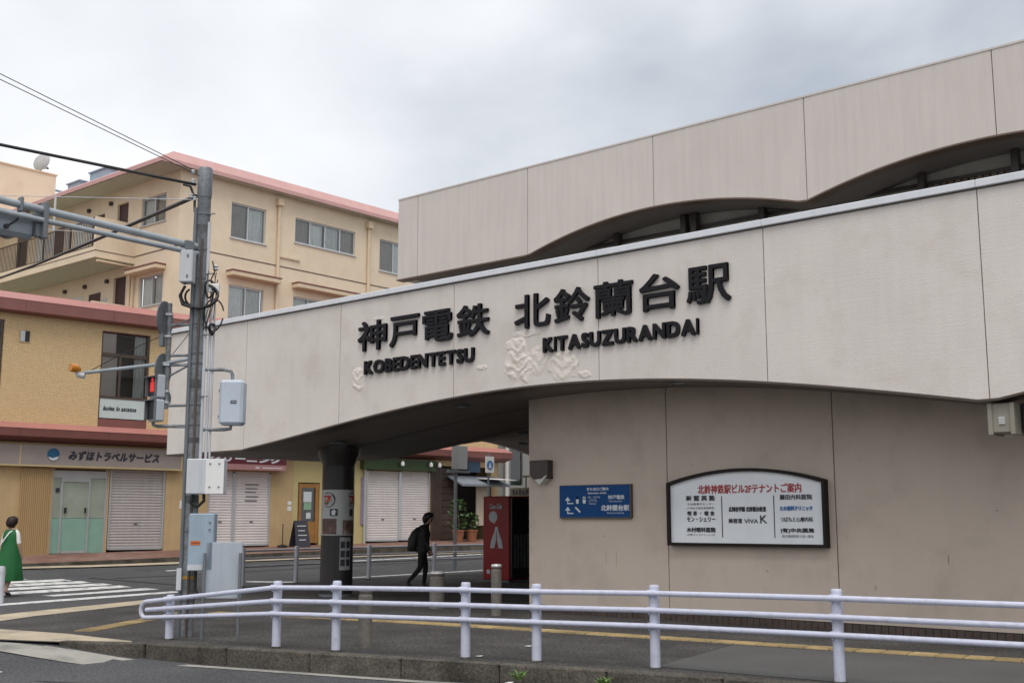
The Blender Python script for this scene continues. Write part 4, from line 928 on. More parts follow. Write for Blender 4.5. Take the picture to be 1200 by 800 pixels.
def glass(name, tint, refl=0.5):
    m = bpy.data.materials.new(name); m.use_nodes = True; t = m.node_tree; n = t.nodes; l = t.links
    for q in list(n): 
        if q.type != 'OUTPUT_MATERIAL': n.remove(q)
    o = [q for q in n if q.type == 'OUTPUT_MATERIAL'][0]
    tr = n.new('ShaderNodeBsdfTransparent'); tr.inputs[0].default_value = (*tint, 1); gl = n.new('ShaderNodeBsdfGlossy'); gl.inputs['Roughness'].default_value = .03; gl.inputs[0].default_value = (.9, .93, .95, 1)
    fr_ = n.new('ShaderNodeFresnel'); fr_.inputs[0].default_value = 1.55; mr = n.new('ShaderNodeMath'); mr.operation = 'MULTIPLY_ADD'; mr.inputs[1].default_value = 1.3; mr.inputs[2].default_value = .02; l.new(fr_.outputs[0], mr.inputs[0])
    mx = n.new('ShaderNodeMixShader'); l.new(mr.outputs[0], mx.inputs[0]); l.new(tr.outputs[0], mx.inputs[1]); l.new(gl.outputs[0], mx.inputs[2]); l.new(mx.outputs[0], o.inputs[0])
    return m
M_glass = glass('window_glass', (.93, .95, .95)); M_dglass = glass('dark_window_glass', (.72, .70, .68))
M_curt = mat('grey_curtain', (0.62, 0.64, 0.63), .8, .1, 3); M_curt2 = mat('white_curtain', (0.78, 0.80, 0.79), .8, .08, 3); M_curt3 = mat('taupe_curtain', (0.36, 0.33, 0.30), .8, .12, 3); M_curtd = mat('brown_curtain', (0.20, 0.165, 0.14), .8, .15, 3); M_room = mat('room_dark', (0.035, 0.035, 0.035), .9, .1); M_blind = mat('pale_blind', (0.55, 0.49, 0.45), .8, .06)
def curtain(M, x0, x1, y, z0, z1, fold=.09, amp=.03):
    m = MB(M); n_ = max(4, int((x1 - x0) / fold * 4)); xs__ = seq(x0, x1, n_)
    pts = [(x, y + amp * math.sin(2 * math.pi * (x - x0) / fold) + amp * .4 * math.sin(5.1 * x)) for x in xs__]
    for (xa, ya), (xb, yb) in zip(pts, pts[1:]): m.quad((xa, ya, z0), (xb, yb, z0), (xb, yb, z1), (xa, ya, z1))
    return m
def window(parent, M, x0, x1, z0, z1, n=2, y=.08, fm=None, gm=None, cur='full', sill=True, fw=.05, splits=None, cmat=None):
    fm = fm or M_alu; gm = gm or M_glass
    m = MB(M); m.box(x0, x1, y - .03, y + .05, z0, z0 + fw).box(x0, x1, y - .03, y + .05, z1 - fw, z1).box(x0, x0 + fw, y - .03, y + .05, z0 + fw, z1 - fw).box(x1 - fw, x1, y - .03, y + .05, z0 + fw, z1 - fw)
    xs__ = splits or seq(x0, x1, n)
    for x in xs__[1:-1]: m.box(x - fw * .5, x + fw * .5, y - .022, y + .045, z0 + fw, z1 - fw)
    w = m.build('window', fm, parent)
    for a, b in zip(xs__, xs__[1:]): MB(M).quad((a + .02, y + .01, z0 + .02), (b - .02, y + .01, z0 + .02), (b - .02, y + .01, z1 - .02), (a + .02, y + .01, z1 - .02)).build('pane', gm, w)
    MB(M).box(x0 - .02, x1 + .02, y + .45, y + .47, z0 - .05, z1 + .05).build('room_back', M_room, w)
    if cur == 'full':
        for q, (a, b) in enumerate(zip(xs__, xs__[1:])):
            cm = cmat or (M_curt, M_curt2, M_curt3)[(int(abs(x0 * 7.3 + z0 * 3.1)) + q * 2) % 3]
            curtain(M, a + .03, b - .03, y + .10 + .03 * (q % 2), z0 + .02, z1 - .02, .17, .025).build('curtain', cm, w, smooth=70)
    elif cur == 'part':
        curtain(M, x0 + .03, x0 + (x1 - x0) * .42, y + .16, z0 + .02, z1 - .02).build('curtain', cmat or M_curt, w, smooth=70); curtain(M, x1 - (x1 - x0) * .3, x1 - .03, y + .16, z0 + .02, z1 - .02).build('curtain', cmat or M_curt, w, smooth=70)
    if sill: MB(M).box(x0 - .05, x1 + .05, -.05, y - .031, z0 - .05, z0 - .003).build('sill', M_alu, w)
    return w
SHOP = thing('shop_building', 'two storey yellow tiled shop row with oxide red cornices across the street', 'building', tuple(MS @ Vector((0, 0, .5))), SA)
SR = 17.45
bays = [(-9.5, -5.5), (-5.0, -1.42), (1.44, 2.98), (7.0, 9.6), (13.1, 14.55)]
MB(MS).wall(-14, SR, 4.22, 7.40, [(a, b, 4.24, 7.16) for a, b in bays], 0, .12).build('upper_wall', M_mosaic, SHOP)
MB(MS).box(SR - .02, SR, .0, 9.0, 0.2, 7.7).box(-14, SR, 8.98, 9.0, .2, 7.7).build('rear_walls', M_tan, SHOP)
MB(MS).box(-14, SR, 0.6, 9.0, 7.35, 7.6).build('roof', M_redm, SHOP)
for k, (a, b) in enumerate(bays):
    MB(MS).box(a + .002, b - .002, .03, .10, 4.24, 4.50).build('spandrel', M_redm, SHOP); MB(MS).box(a + .002, b - .002, .03, .10, 7.13, 7.159).build('head_strip', M_redm, SHOP)
    if k == 2:
        w = MB(MS).box(a, b, .04, .10, 6.40, 6.50).box(a, b, .04, .10, 5.12, 5.19).box(a, a + .05, .04, .10, 4.5, 7.13).box(b - .07, b, .04, .10, 4.5, 7.13).box(2.03, 2.10, .045, .095, 5.19, 6.40).build('window', M_bronzew, SHOP)
        MB(MS).quad((a, .07, 4.52), (b, .07, 4.52), (b, .07, 7.1), (a, .07, 7.1)).build('pane', M_glass, w)
        MB(MS).box(a + .05, a + .50, .12, .13, 6.5, 7.1).build('blind', M_blind, w); MB(MS).box(a + .06, 2.0, .12, .13, 5.2, 6.4).build('blind', M_blind, w)
        curtain(MS, 2.55, 2.9, .15, 5.2, 7.1, .1, .04).build('curtain', M_curt, w, smooth=70); MB(MS).box(a, b, .7, .72, 4.5, 7.1).build('room_back', M_room, w)
        pn_ = MB(MS).box(a + .05, b - .07, .055, .065, 4.53, 5.12).build('lettered_panel', mat('ribbed_white', (0.52, 0.60, 0.58), .5, .05), w)
        for q in range(22): MB(MS).box(a + .08 + q*.062, a + .10 + q*.062, .052, .0555, 4.54, 5.11).build('rib', M_white, pn_) if False else None
        text('script_print', 'laulea lo ascatoe', (a + .16, b - .34, 4.76, 4.90), .05, M_ink, w, M=MS, bold=.004, italic=.25)
    else: window(SHOP, MS, a + .02, b - .02, 4.5, 7.12, 2, .07, M_bronzew, M_dglass, 'full', False, .06, cmat=M_curtd)
# cornices
def profile(name, prof, material, x0=-14, x1=SR + .25): 
    m = MB(MS).prism([(p[0], p[1]) for p in prof], x0, x1, 'x'); return m.build(name, material, SHOP)
def slab(name, x0, x1, prof, material):
    m = MB(MS); k = len(prof)
    m.add([(x0, y, z) for y, z in prof] + [(x1, y, z) for y, z in prof], [tuple(range(k))[::-1], tuple(range(k, 2*k))] + [(i, (i+1) % k, (i+1) % k + k, i + k) for i in range(k)])
    return m.build(name, material, SHOP)
x = -14.0; k = 0
while x < SR:
    x2 = min(SR + .3, x + 2.6)
    slab('top_cornice', x + .004, x2 - .004, [(.05, 7.36), (-.36, 7.38), (-.40, 7.40), (-.40, 7.72), (.05, 7.72)], M_redm)
    slab('cornice_slope', x, x2, [(-.41, 7.722), (.75, 8.12), (.75, 7.723)], M_redlit)
    slab('mid_cornice', x + .004, x2 - .004, [(-.03, 3.70), (-.52, 3.84), (-.55, 4.06), (-.03, 4.06)], M_redm)
    slab('mid_slope', x, x2, [(-.56, 4.062), (-.02, 4.26), (-.02, 4.063)], M_redlit)
    x = x2; k += 1
MB(MS).box(.03, .16, -.006, .0, 0, 0) if False else None
# small vent in the tiled wall
MB(MS).box(-1.0, -.68, -.02, .005, 6.55, 6.92).build('vent_frame', M_tan, SHOP); MB(MS).box(-.97, -.71, -.028, -.018, 6.58, 6.89).build('vent_recess', M_room, SHOP); MB(MS).box(-.97, -.84, -.03, -.027, 6.58, 6.89).build('vent_flap', M_alu, SHOP)
# ground floor
G0 = 0.3
holes = [(.22, 1.86, .4, 2.98), (1.9, 3.70, .4, 3.02), (5.15, 7.4, .4, 3.05), (8.45, 9.3, .4, 2.75), (11.25, 14.1, .4, 3.26), (14.3, 17.1, .4, 3.5), (-6.5, -1.6, .4, 2.9)]
MB(MS).wall(-14, SR, G0, 3.70, holes, .0, .25).build('lower_wall', M_tan, SHOP)
MB(MS).box(8.25, 8.445, -.008, -.001, G0, 3.7).box(9.305, 11.24, -.008, -.001, G0, 3.69).box(8.445, 9.305, -.008, -.001, 2.755, 3.69).build('yellow_wall', M_yel, SHOP)
m = MB(MS).box(-.70, .14, -.06, -.002, G0, 2.98); m.build('tiled_pier', facade_tile('ribbed_pier_tile', (0.46, 0.31, 0.15), (0.42, 0.28, 0.13), (0.26, 0.17, 0.08), SA, .055, 4.0, .012), SHOP)
# sign band
sb = MB(MS).box(-14, 4.06, -.22, -.003, 3.06, 3.62).build('sign_band', M_signband, SHOP)
MB(MS).box(-14, 4.10, -.235, -.002, 3.01, 3.058).box(4.062, 4.11, -.232, -.002, 3.058, 3.63).box(-.85, -.81, -.232, -.221, 3.06, 3.62).build('sign_frame', mat('pale_gold_strip', (0.5, 0.40, 0.22), .4, .05), sb)
text('sign_text', 'みずほトラベルサービス', (.53, 3.32, 3.22, 3.50), -.226, M_ink, sb, M=MS, bold=.012, italic=.2)
MB(MS).prism(circle(.10, 3.37, .175, 28), -.24, -.221).build('logo_disc', mat('teal_blue', (0.02, 0.10, 0.19), .3, .1), sb)
MB(MS).prism([(-.05, 3.30), (.08, 3.26), (.26, 3.32), (.2, 3.22), (.1, 3.19), (0, 3.22)], -.245, -.241).build('logo_wave', M_wprint, sb)
def shutter(x0, x1, z0, z1, material, y=.08, pitch=.085):
    m = MB(MS); z = z0; prof = []
    while z < z1 - .001:
        prof += [(y, z), (y - .022, z + pitch * .25), (y - .022, z + pitch * .7), (y, z + pitch * .95)]; z += pitch
    prof.append((y, z1))
    for (ya, za), (yb, zb) in zip(prof, prof[1:]): m.quad((x0, ya, za), (x1, ya, za), (x1, yb, zb), (x0, yb, zb))
    s_ = m.build('shutter', material, SHOP)
    MB(MS).box(x0 - .05, x0 + .01, y - .06, y + .02, z0, z1).build('guide', M_alu, s_); MB(MS).box(x1 - .01, x1 + .05, y - .06, y + .02, z0, z1).build('guide', M_alu, s_)
    MB(MS).box(x0, x1, y - .04, y + .005, z0 - .02, z0 + .06).build('bottom_bar', M_alu, s_)
    MB(MS).box((x0+x1)/2 - .06, (x0+x1)/2 + .06, y - .035, y - .023, z0 + .72, z0 + .76).build('lock', M_steelgrey, s_)
    return s_
shutter(-6.45, -4.1, .50, 2.9, M_shut); shutter(-4.0, -1.66, .52, 2.9, M_shut); shutter(1.98, 3.64, .64, 3.0, M_shut); shutter(5.2, 6.03, .70, 3.0, M_shutw); s2 = shutter(6.12, 7.36, .70, 3.0, M_shutw); shutter(11.32, 12.7, .78, 3.22, M_shutw); shutter(12.8, 14.06, .80, 3.22, M_shutw)
for q, z in enumerate((2.62, 2.5, 2.38, 2.24, 2.1)): MB(MS).box(6.48 + .03*(q % 2), 6.98 - .05*(q % 3), .052, .056, z, z + .035).build('print_line', M_steelgrey, s2)
# glass door
dm = glass('green_glass', (.85, .93, .89)); M_frost = mat('frosted_film', (0.22, 0.38, 0.31), .5, .05)
d = MB(MS).box(.22, .27, .04, .12, .55, 2.98).box(.48, .54, .03, .11, .55, 2.72).box(.54, 1.30, .035, .10, 2.60, 2.72).box(1.30, 1.35, .03, .11, .55, 2.72).box(1.80, 1.86, .04, .12, .55, 2.98).box(.27, 1.80, .04, .12, 2.72, 2.93).build('glass_door', M_alu, SHOP)
for a, b, yy in ((.27, .48, .075), (.54, 1.30, .07), (1.35, 1.80, .075)): MB(MS).quad((a, yy, .56), (b, yy, .56), (b, yy, 2.71), (a, yy, 2.71)).build('pane', dm, d)
MB(MS).box(.27, .48, .06, .066, .55, 1.55).box(.54, 1.30, .055, .062, .62, 1.55).box(1.35, 1.80, .06, .066, .55, 1.55).build('frosted_film', M_frost, d)
MB(MS).box(.27, .48, .06, .066, 1.56, 2.71).box(.54, 1.30, .055, .062, 1.56, 2.59).box(1.35, 1.80, .06, .066, 1.56, 2.71).build('painted_reflection', mat('reflection_paint', (0.30, 0.34, 0.28), .25, .15, 1.5), d)  # opaque panels over the upper glass, sky and wall reflection painted as colour
MB(MS).box(.275, 1.795, .10, .11, .5, 2.72).build('blind', mat('cream_blind', (0.56, 0.60, 0.48), .8, .05), d)
MB(MS).box(.60, .66, -.01, .03, 1.70, 1.86).box(1.2, 1.24, -.01, .03, 1.70, 1.86).build('handle', M_black, d)
MB(MS).box(.33, .44, .03, .036, 2.3, 2.42).build('plate', M_ink, d) ; MB(MS).box(.55, 1.29, .03, .034, .55, .62).build('kick_plate', M_alu, d)
# cleaning shop sign
ks = MB(MS).box(4.7, 7.75, -.35, -.003, 3.28, 3.62).build('cleaning_sign', mat('burgundy_sign', (0.10, 0.012, 0.022), .4, .05), SHOP)
MB(MS).box(4.7, 7.75, -.36, -.003, 3.10, 3.278).build('pink_strip', mat('pink_strip', (0.36, 0.18, 0.18), .5, .05), ks)
text('sign_text', 'クリーニング', (4.95, 7.55, 3.33, 3.57), -.353, M_wprint, ks, M=MS, bold=.014, italic=.2)
MB(MS).box(6.6, 6.75, -.362, -.3605, 3.16, 3.20).box(6.85, 7.6, -.362, -.3605, 3.165, 3.195).build('print_line', M_wprint, ks)
# wooden cafe door
M_wood = mat('orange_wood', (0.36, 0.17, 0.045), .5, .15, 5, streak=.2)
d = MB(MS).box(8.50, 8.60, .02, .12, .74, 2.72).box(9.16, 9.28, .02, .12, .74, 2.72).box(8.60, 9.16, .02, .12, 2.58, 2.72).box(8.60, 9.16, .04, .10, .74, 1.45).build('wooden_door', M_wood, SHOP)
MB(MS).quad((8.6, .07, 1.45), (9.16, .07, 1.45), (9.16, .07, 2.58), (8.6, .07, 2.58)).build('pane', M_dglass, d); MB(MS).box(8.5, 9.28, .6, .62, .7, 2.7).build('room_back', M_room, d)
MB(MS).box(8.70, 9.02, .055, .062, 2.10, 2.45).build('notice', M_wprint, d); MB(MS).box(8.72, 9.02, .055, .062, 1.85, 2.08).build('green_notice', mat('pale_green_paper', (0.25, 0.42, 0.28), .6, .1), d); MB(MS).box(8.82, 9.0, .055, .062, 1.55, 1.75).build('notice', M_wprint, d)
# green awning band with lamps
gb = MB(MS).box(10.95, 14.2, -.25, -.003, 3.27, 3.66).build('green_band', mat('dark_green_band', (0.03, 0.055, 0.015), .6, .2, 5), SHOP)
for s_ in (12.55, 13.85, 14.25): MB(MS).lathe([(0, -.09), (.06, -.075), (.075, 0), (.05, .06), (.03, .09), (0, .095)], (s_, -.36, 3.50), 12).build('globe_lamp', M_white, gb, smooth=60)
MB(MS).tube([(11.14, -.06, .6), (11.14, -.06, 3.7)], .045, 10).build('downpipe', M_alu, SHOP, smooth=40)
MB(MS).box(11.0, 11.1, -.05, -.009, 1.35, 3.0).build('narrow_banner', mat('purple_banner', (0.25, 0.2, 0.3), .6, .3, 12), SHOP)
# brown timber front, boards and dark interior
M_timber = mat('dark_timber', (0.055, 0.033, 0.025), .6, .2, 4, objvar=.3)
MB(MS).box(14.3, 17.1, .9, .92, .4, 3.5).build('shop_interior', M_room, SHOP)
for q in range(5): MB(MS).box(14.12 + q*.1, 14.21 + q*.1, -.03, .02, .75, 3.6).build('board', M_timber, SHOP)
for q in range(11): MB(MS).box(14.62, 15.3, .0, .04, .8 + q*.24, 1.02 + q*.24).build('plank', M_timber, SHOP)
MB(MS).box(15.9, 16.5, -.05, .03, 3.3, 3.72).build('blue_panel', mat('navy_panel', (0.02, 0.06, 0.13), .4, .1), SHOP)
aw = MB(MS).prism([(-.9, 2.82), (.0, 3.15), (.0, 3.10), (-.9, 2.74)], 14.9, 17.3, 'x').build('awning', mat('grey_awning', (0.20, 0.22, 0.25), .6, .08), SHOP)
MB(MS).prism([(-1.5, 2.98), (-.3, 3.08), (-.3, 3.04)], 16.1, 17.2, 'x').build('awning_flap', M_white, aw)
MB(MS).box(16.1, 16.75, -.3, -.25, 1.3, 2.75).build('cream_panel', M_cream, SHOP)
# notices by the pier
MB(MS).box(4.18, 4.36, -.012, -.003, 1.85, 2.1).build('paper_notice', M_white, SHOP); MB(MS).box(8.05, 8.2, -.012, -.003, 1.8, 1.95).box(8.05, 8.2, -.012, -.003, 2.0, 2.12).build('paper_notice', M_white, SHOP)
# chalk board
t = thing('chalkboard', 'black folding chalkboard menu standing before the wooden cafe door', 'chalkboard', sp(8.2, .6, sw_z(8.2, .6)))
zb = sw_z(8.2, .6)
for sgn in (-1, 1): MB(MS).add([(7.92, -.6 + sgn*.22, zb), (8.48, -.6 + sgn*.22, zb), (8.44, -.6 + sgn*.02, zb + .85), (7.96, -.6 + sgn*.02, zb + .85), (7.92, -.58 + sgn*.22, zb), (8.48, -.58 + sgn*.22, zb), (8.44, -.58 + sgn*.02, zb + .85), (7.96, -.58 + sgn*.02, zb + .85)], [(0,1,2,3),(7,6,5,4),(0,4,5,1),(1,5,6,2),(2,6,7,3),(3,7,4,0)]).build('board', M_ink, t)
for q, s_ in enumerate(('本日のランチ', 'コーヒー', 'ケーキ', '営業中')):
    z = zb + .66 - q*.15; yy = -.6 - .22 + .20 * ((z - zb) / .85) - .012; MB(MS).box(8.03 + .02*(q % 2), 8.37 - .06*(q % 2), yy, yy + .004, z, z + .03).build('chalk_line', M_wprint, t)
t = thing('stand_base', 'small dark round stand base with a thin rod by the tan wall', 'stand', sp(7.6, .5, sw_z(7.6, .5))); b_ = sp(7.6, .5, sw_z(7.6, .5))
MB().lathe([(.17, 0), (.17, .05), (.05, .09), (.015, .1), (.015, .75), (0, .76)], b_, 14).build('base', M_black, t, smooth=40)
# ------------------------------------------------------------------ apartment block behind the shops
XA, YA = -37.0, 23.95
MR = Matrix.Translation((XA, 0, 0)) @ Matrix.Rotation(R(90), 4, 'Z')          # right facade: x = world Y, y into the block
ML = Matrix.Translation((0, YA, 0))                                           # left facade: x = world X
APT = thing('apartment_building', 'four storey cream apartment block with faded pink roof edge behind the shops', 'building', (XA, YA, .5))
M_apt = mat('cream_apartment', (0.74, 0.625, 0.465), .75, .05, 1.2, .1, 60, streak=.025, stain=(0.6, 0.46, 0.32), stain_amt=.3)
M_groove = mat('groove_line', (0.10, 0.065, 0.045), .7, .1); M_hood = mat('hood_cream', (0.66, 0.54, 0.38), .7, .06); M_aptroof = mat('faded_pink_roof', (0.56, 0.33, 0.31), .6, .06, 2, streak=.05)
M_eave = mat('eave_paint', (0.50, 0.53, 0.44), .7, .08); M_maroon = mat('maroon_door', (0.045, 0.014, 0.02), .5, .1)
FH = 3.27; ZT = 14.6
rw = []       # openings on the right facade
for lv in range(3):
    d = -FH * lv
    rw += [(26.28, 27.95, 12.42 + d, 13.84 + d), (34.17, 35.9, 12.40 + d, 13.82 + d), (41.5, 43.1, 12.42 + d, 13.84 + d)]
    rw += [(29.44, 32.72, 12.8 + d if lv == 0 else 12.42 + d, 13.84 + d), (37.2, 40.4, 12.8 + d, 13.84 + d)]
rw = [(a, b, c, dd - (.03 if c < 12 else 0)) for a, b, c, dd in rw]
MB(MR).wall(YA, 50, 0.5, ZT, rw, 0, .14).build('side_wall', M_apt, APT)
for a, b, c, dd in rw: window(APT, MR, a, b, c, dd, 4 if b - a > 2.5 else 2, .09, None, None, 'full')
for z in (11.66, 8.39): MB(MR).box(YA, 50, -.012, -.002, z - .02, z + .02).build('floor_groove', M_groove, APT)
for lv in (1, 2):
    d = -FH * lv
    for a, b in ((26.15, 28.5), (29.35, 33.1), (34.05, 36.1), (37.1, 40.6)):
        h_ = MB(MR).box(a, b, -.42, -.002, 14.12 + d, 14.30 + d).build('window_hood', M_hood, APT, bev=.02); MB(MR).box(a - .02, b + .02, -.44, -.002, 14.302 + d, 14.35 + d).build('hood_cap', M_redm, h_)
for y in (28.55, 33.45, 41.0):
    p_ = MB(MR).tube([(y, -.08, .5), (y, -.08, 14.3)], .07, 10).build('downpipe', M_hood, APT, smooth=40)
    MB(MR).box(y - .14, y + .14, -.22, -.004, 14.12, 14.42).build('hopper_head', M_hood, p_, bev=.01)
MB(MR).box(28.63, 29.7, -.06, -.005, 12.02, 12.10).build('cable_duct', M_hood, APT)
# left facade
lw = [(-39.62, -37.92, 12.80, 13.90), (-39.55, -37.9, 9.58, 10.76), (-39.55, -37.9, 6.3, 7.5)]
MB(ML).wall(-52, XA, .5, ZT, lw + [(-41.4, -40.58, 11.8, 14.0), (-41.4, -40.5, 8.6, 11.0)], 0, .14).build('gable_wall', M_apt, APT)
for a, b, c, dd in lw: window(APT, ML, a, b, c, dd, 2, .09, None, None, 'full')
for z, zt in ((11.8, 14.0), (8.6, 11.0)): MB(ML).box(-41.4, -40.55, .1, .14, z, zt).build('door', M_maroon, APT)
h_ = MB(ML).box(-39.9, -37.75, -.45, -.002, 10.86, 11.02).build('window_hood', M_hood, APT, bev=.02); MB(ML).box(-39.92, -37.73, -.47, -.002, 11.022, 11.07).build('hood_cap', M_redm, h_)
MB(ML).box(-39.9, XA, -.012, -.002, 11.64, 11.68).build('floor_groove', M_groove, APT)
MB(ML).tube([(-40.12, -.08, 7), (-40.12, -.08, 11.35)], .06, 10).build('downpipe', M_hood, APT, smooth=40)
for k, x in enumerate((-43.2, -44.6, -46.4, -47.9)):
    for z in (11.8, 8.55): MB(ML).box(x, x + .85, -.03, .02, z, z + 2.0).build('door', [M_maroon, M_curt][k % 2], APT); MB(ML).box(x + 1.0, x + 1.35, -.03, .02, z + 1.0, z + 1.7).build('meter_cupboard', M_polebox, APT)
for z in (14.2, 11.0): 
    for x in (-41.9, -43.6, -45.2): MB(ML).box(x, x + .14, -.12, -.002, z - .15, z).build('corridor_lamp', M_bronze, APT)
YB = 22.26
def balcony(z0, zs, rail=True):
    s_ = MB().box(-52, -39.93, YB, YA - .003, z0, zs).build('balcony_slab', M_apt, APT)
    MB().box(-51.9, -40.0, YB + .06, YA - .01, z0 - .012, z0 - .001).build('slab_underside', M_eave, s_)
    MB().box(-52, -39.92, YB - .01, YB - .001, z0 + .25, z0 + .28).box(-39.929, -39.92, YB, YA - .01, z0 + .25, z0 + .28).build('groove', M_groove, s_)
    MB().box(-40.07, -39.93, YB, YA - .004, zs + .001, zs + 1.15).build('parapet', M_apt, APT)
    r_ = MB(); 
    for a in range(0, 96): r_.box(-40.2 - a*.12, -40.18 - a*.12, YB + .05, YB + .07, zs + .06, zs + 1.08)
    r_.box(-52, -40.08, YB + .04, YB + .08, zs + 1.08, zs + 1.12).box(-52, -40.08, YB + .04, YB + .08, zs + .03, zs + .06)
    for x in (-42.0, -44.1, -46.2): r_.box(x, x + .06, YB + .03, YB + .09, zs, zs + 1.12)
    o = r_.build('railing', M_bronze, APT); return s_
balcony(11.37, 11.8); balcony(8.1, 8.53)
MB().tube([(-39.86, YB + .05, 11.22), (-39.86, YA - .1, 11.22), (-39.86, YA - .1, 8.6)], .05, 8).build('drain_pipe', M_hood, APT, smooth=40)
MB().tube([(-43.6, YB + .2, 11.8), (-43.6, YB + .2, 14.5)], .05, 8).build('post', M_polebox, APT)
MB().box(-46.4, -45.9, YB + .1, YB + .3, 11.8, 14.5).build('pier', M_timber, APT)
MB().box(-48.5, -46.8, YB + .25, YB + .3, 11.82, 12.6).build('storage', M_hood, APT)
# roof with overhanging eaves and a raked pink edge
XE, YE, ZE = -36.55, 22.82, 14.60
MB().box(-53, XE - .05, YE + .05, 51, ZE - .01, ZE + .06).build('eave_soffit', M_eave, APT)
MB().add([(-53, YE, ZE), (XE, YE, ZE), (XE, 51, ZE), (-53, YE, ZE + .16), (XE, YE, ZE + .16), (XE, 51, ZE + .16), (-53, 23.45, 15.15), (XE - .25, 23.45, 15.15), (XE - .25, 51, 15.15)],
         [(0, 1, 4, 3), (1, 2, 5, 4), (3, 4, 7, 6), (4, 5, 8, 7)]).build('roof_edge', M_aptroof, APT)
MB().add([(-53, 23.45, 15.15), (XE - .25, 23.45, 15.15), (XE - .25, 51, 15.15), (-53, 51, 15.15)], [(0, 1, 2, 3)]).build('roof', M_aptroof, APT)
for x, y, w, h in ((-43.6, 24.6, 1.3, 1.0), (-44.6, 24.0, 1.0, .5)):
    tag(MB().box(x - w, x, y, y + .9, 15.15, 15.15 + h).box(x - w - .06, x + .06, y - .06, y + .96, 15.15 + h, 15.2 + h).build('roof_unit', M_bluebox), {-43.6: 'larger grey unit standing on the apartment roof', -44.6: 'low grey unit on the apartment roof, smaller of the two'}[x], 'roof unit')
NB = thing('neighbour_building', 'plain cream building with a satellite dish rising behind the balconies', 'building', (-52, 22, 0))
MB().box(-64, -52.0, 12, 26.75, 0.5, 17.95).build('wall', M_apt, NB); MB().box(-64.05, -51.95, 11.95, 26.8, 17.95, 18.02).build('roof_edge', M_hood, NB)
MB().box(-52.0, -51.4, 26.82, 27.25, 15.9, 16.9).build('window', M_room, NB); MB().box(-55, -51.8, 26.82, 31, 14.9, 15.85).build('low_wing', M_white, NB)
MB().tube([(-52.2, 26.8, 17.3), (-52.2, 33, 17.25)], .06, 8).build('roof_pipe', M_bluebox, NB)
DS = thing('satellite_dish', 'grey satellite dish on the roof edge of the cream building', 'satellite dish', (-52.2, 26.0, 18.0))
MD = Matrix.Translation((-52.2, 26.05, 18.55)) @ Matrix.Rotation(R(25), 4, 'Z') @ Matrix.Rotation(R(78), 4, 'X')
MB(MD).lathe([(0.02, .10), (.2, .085), (.35, .04), (.45, -.02), (.46, -.035), (.34, .02), (.18, .065), (.02, .08)], (0, 0, 0), 22).build('reflector', mat('dish_grey', (0.38, 0.38, 0.38), .5, .1), DS, smooth=50)
MB().tube([(-52.2, 26.05, 18.0), (-52.2, 26.1, 18.5)], .04, 8).build('mast', M_steelgrey, DS); MB(MD).tube([(0, -.4, 0), (0, -.1, -.5)], .02, 6).lathe([(0, -.56), (.05, -.56), (.05, -.46), (0, -.46)], (0, -.08, 0), 8).build('feed_arm', M_steelgrey, DS)

# grey buildings past the end of the shop row
GB = thing('grey_building', 'grey building with white downpipes past the end of the shop row', 'building', tuple(MS @ Vector((19, 2, .6))), SA)
MB(MS).wall(17.9, 30, .4, 9.0, [(19.2, 19.9, 2.9, 4.6), (21.0, 21.9, 2.9, 4.6), (23.2, 24.2, 2.9, 4.6)], 1.2, .15).build('wall', mat('grey_render', (0.26, 0.26, 0.245), .7, .08, 2), GB)
MB(MS).box(17.9, 30, 1.36, 8, .4, 9.0).build('body', M_room, GB)
for s_ in (18.9, 20.5, 22.5): MB(MS).tube([(s_, 1.1, .6), (s_, 1.1, 9)], .08, 10).build('downpipe', M_white, GB, smooth=40)
for a, b in ((19.2, 19.9), (21.0, 21.9), (23.2, 24.2)): MB(MS).box(a, b, 1.28, 1.30, 2.9, 4.6).build('window', M_dglass, GB)
FW = thing('garden_wall', 'cream garden wall with posts at the end of the side street', 'wall', tuple(MS @ Vector((20, -1.5, .7))), SA)
MB(MS).box(17.6, 30, -1.6, -1.4, .5, 2.1).build('wall', M_cream, FW)
for q in range(8): MB(MS).box(17.7 + q*1.5, 17.95 + q*1.5, -1.65, -1.36, .5, 2.6).build('pier', M_cream, FW)
m = MB(MS)
for q in range(60): m.box(17.8 + q*.2, 17.83 + q*.2, -1.52, -1.49, 2.1, 2.55)
m.box(17.7, 30, -1.53, -1.48, 2.55, 2.6).build('railing', M_steelgrey, FW)
# far background so that the side street does not end in nothing
HB = struct(MB().grid(seq(-160, 60, 24), [70, 80, 95, 120], lambda x, y: 0.5 + (y - 70) * .25 + 3 * math.sin(x * .07) * (y > 75)).build('hills', mat('far_green', (0.05, 0.08, 0.035), .9, .3, .3), smooth=60))

# ------------------------------------------------------------------ people
def skin_body(name, parent, pts, edges, radii, mats, classify):
    me = bpy.data.meshes.new(name); me.from_pydata(pts, edges, []); me.update()
    ob = bpy.data.objects.new(name, me); COL.objects.link(ob)
    md = ob.modifiers.new('skin', 'SKIN'); md.use_smooth_shade = True
    for i, r_ in enumerate(radii):
        me.skin_vertices[0].data[i].radius = (r_ if isinstance(r_, tuple) else (r_, r_)); me.skin_vertices[0].data[i].use_root = (i == 0)
    sb_ = ob.modifiers.new('sub', 'SUBSURF'); sb_.levels = 2; sb_.render_levels = 2
    dg = bpy.context.evaluated_depsgraph_get(); nm = bpy.data.meshes.new_from_object(ob.evaluated_get(dg)); bpy.data.objects.remove(ob)
    nm.materials.clear()
    for q in mats: nm.materials.append(q)
    for p in nm.polygons:
        p.use_smooth = True; p.material_index = classify(p.center)
    return link(name, nm, parent)
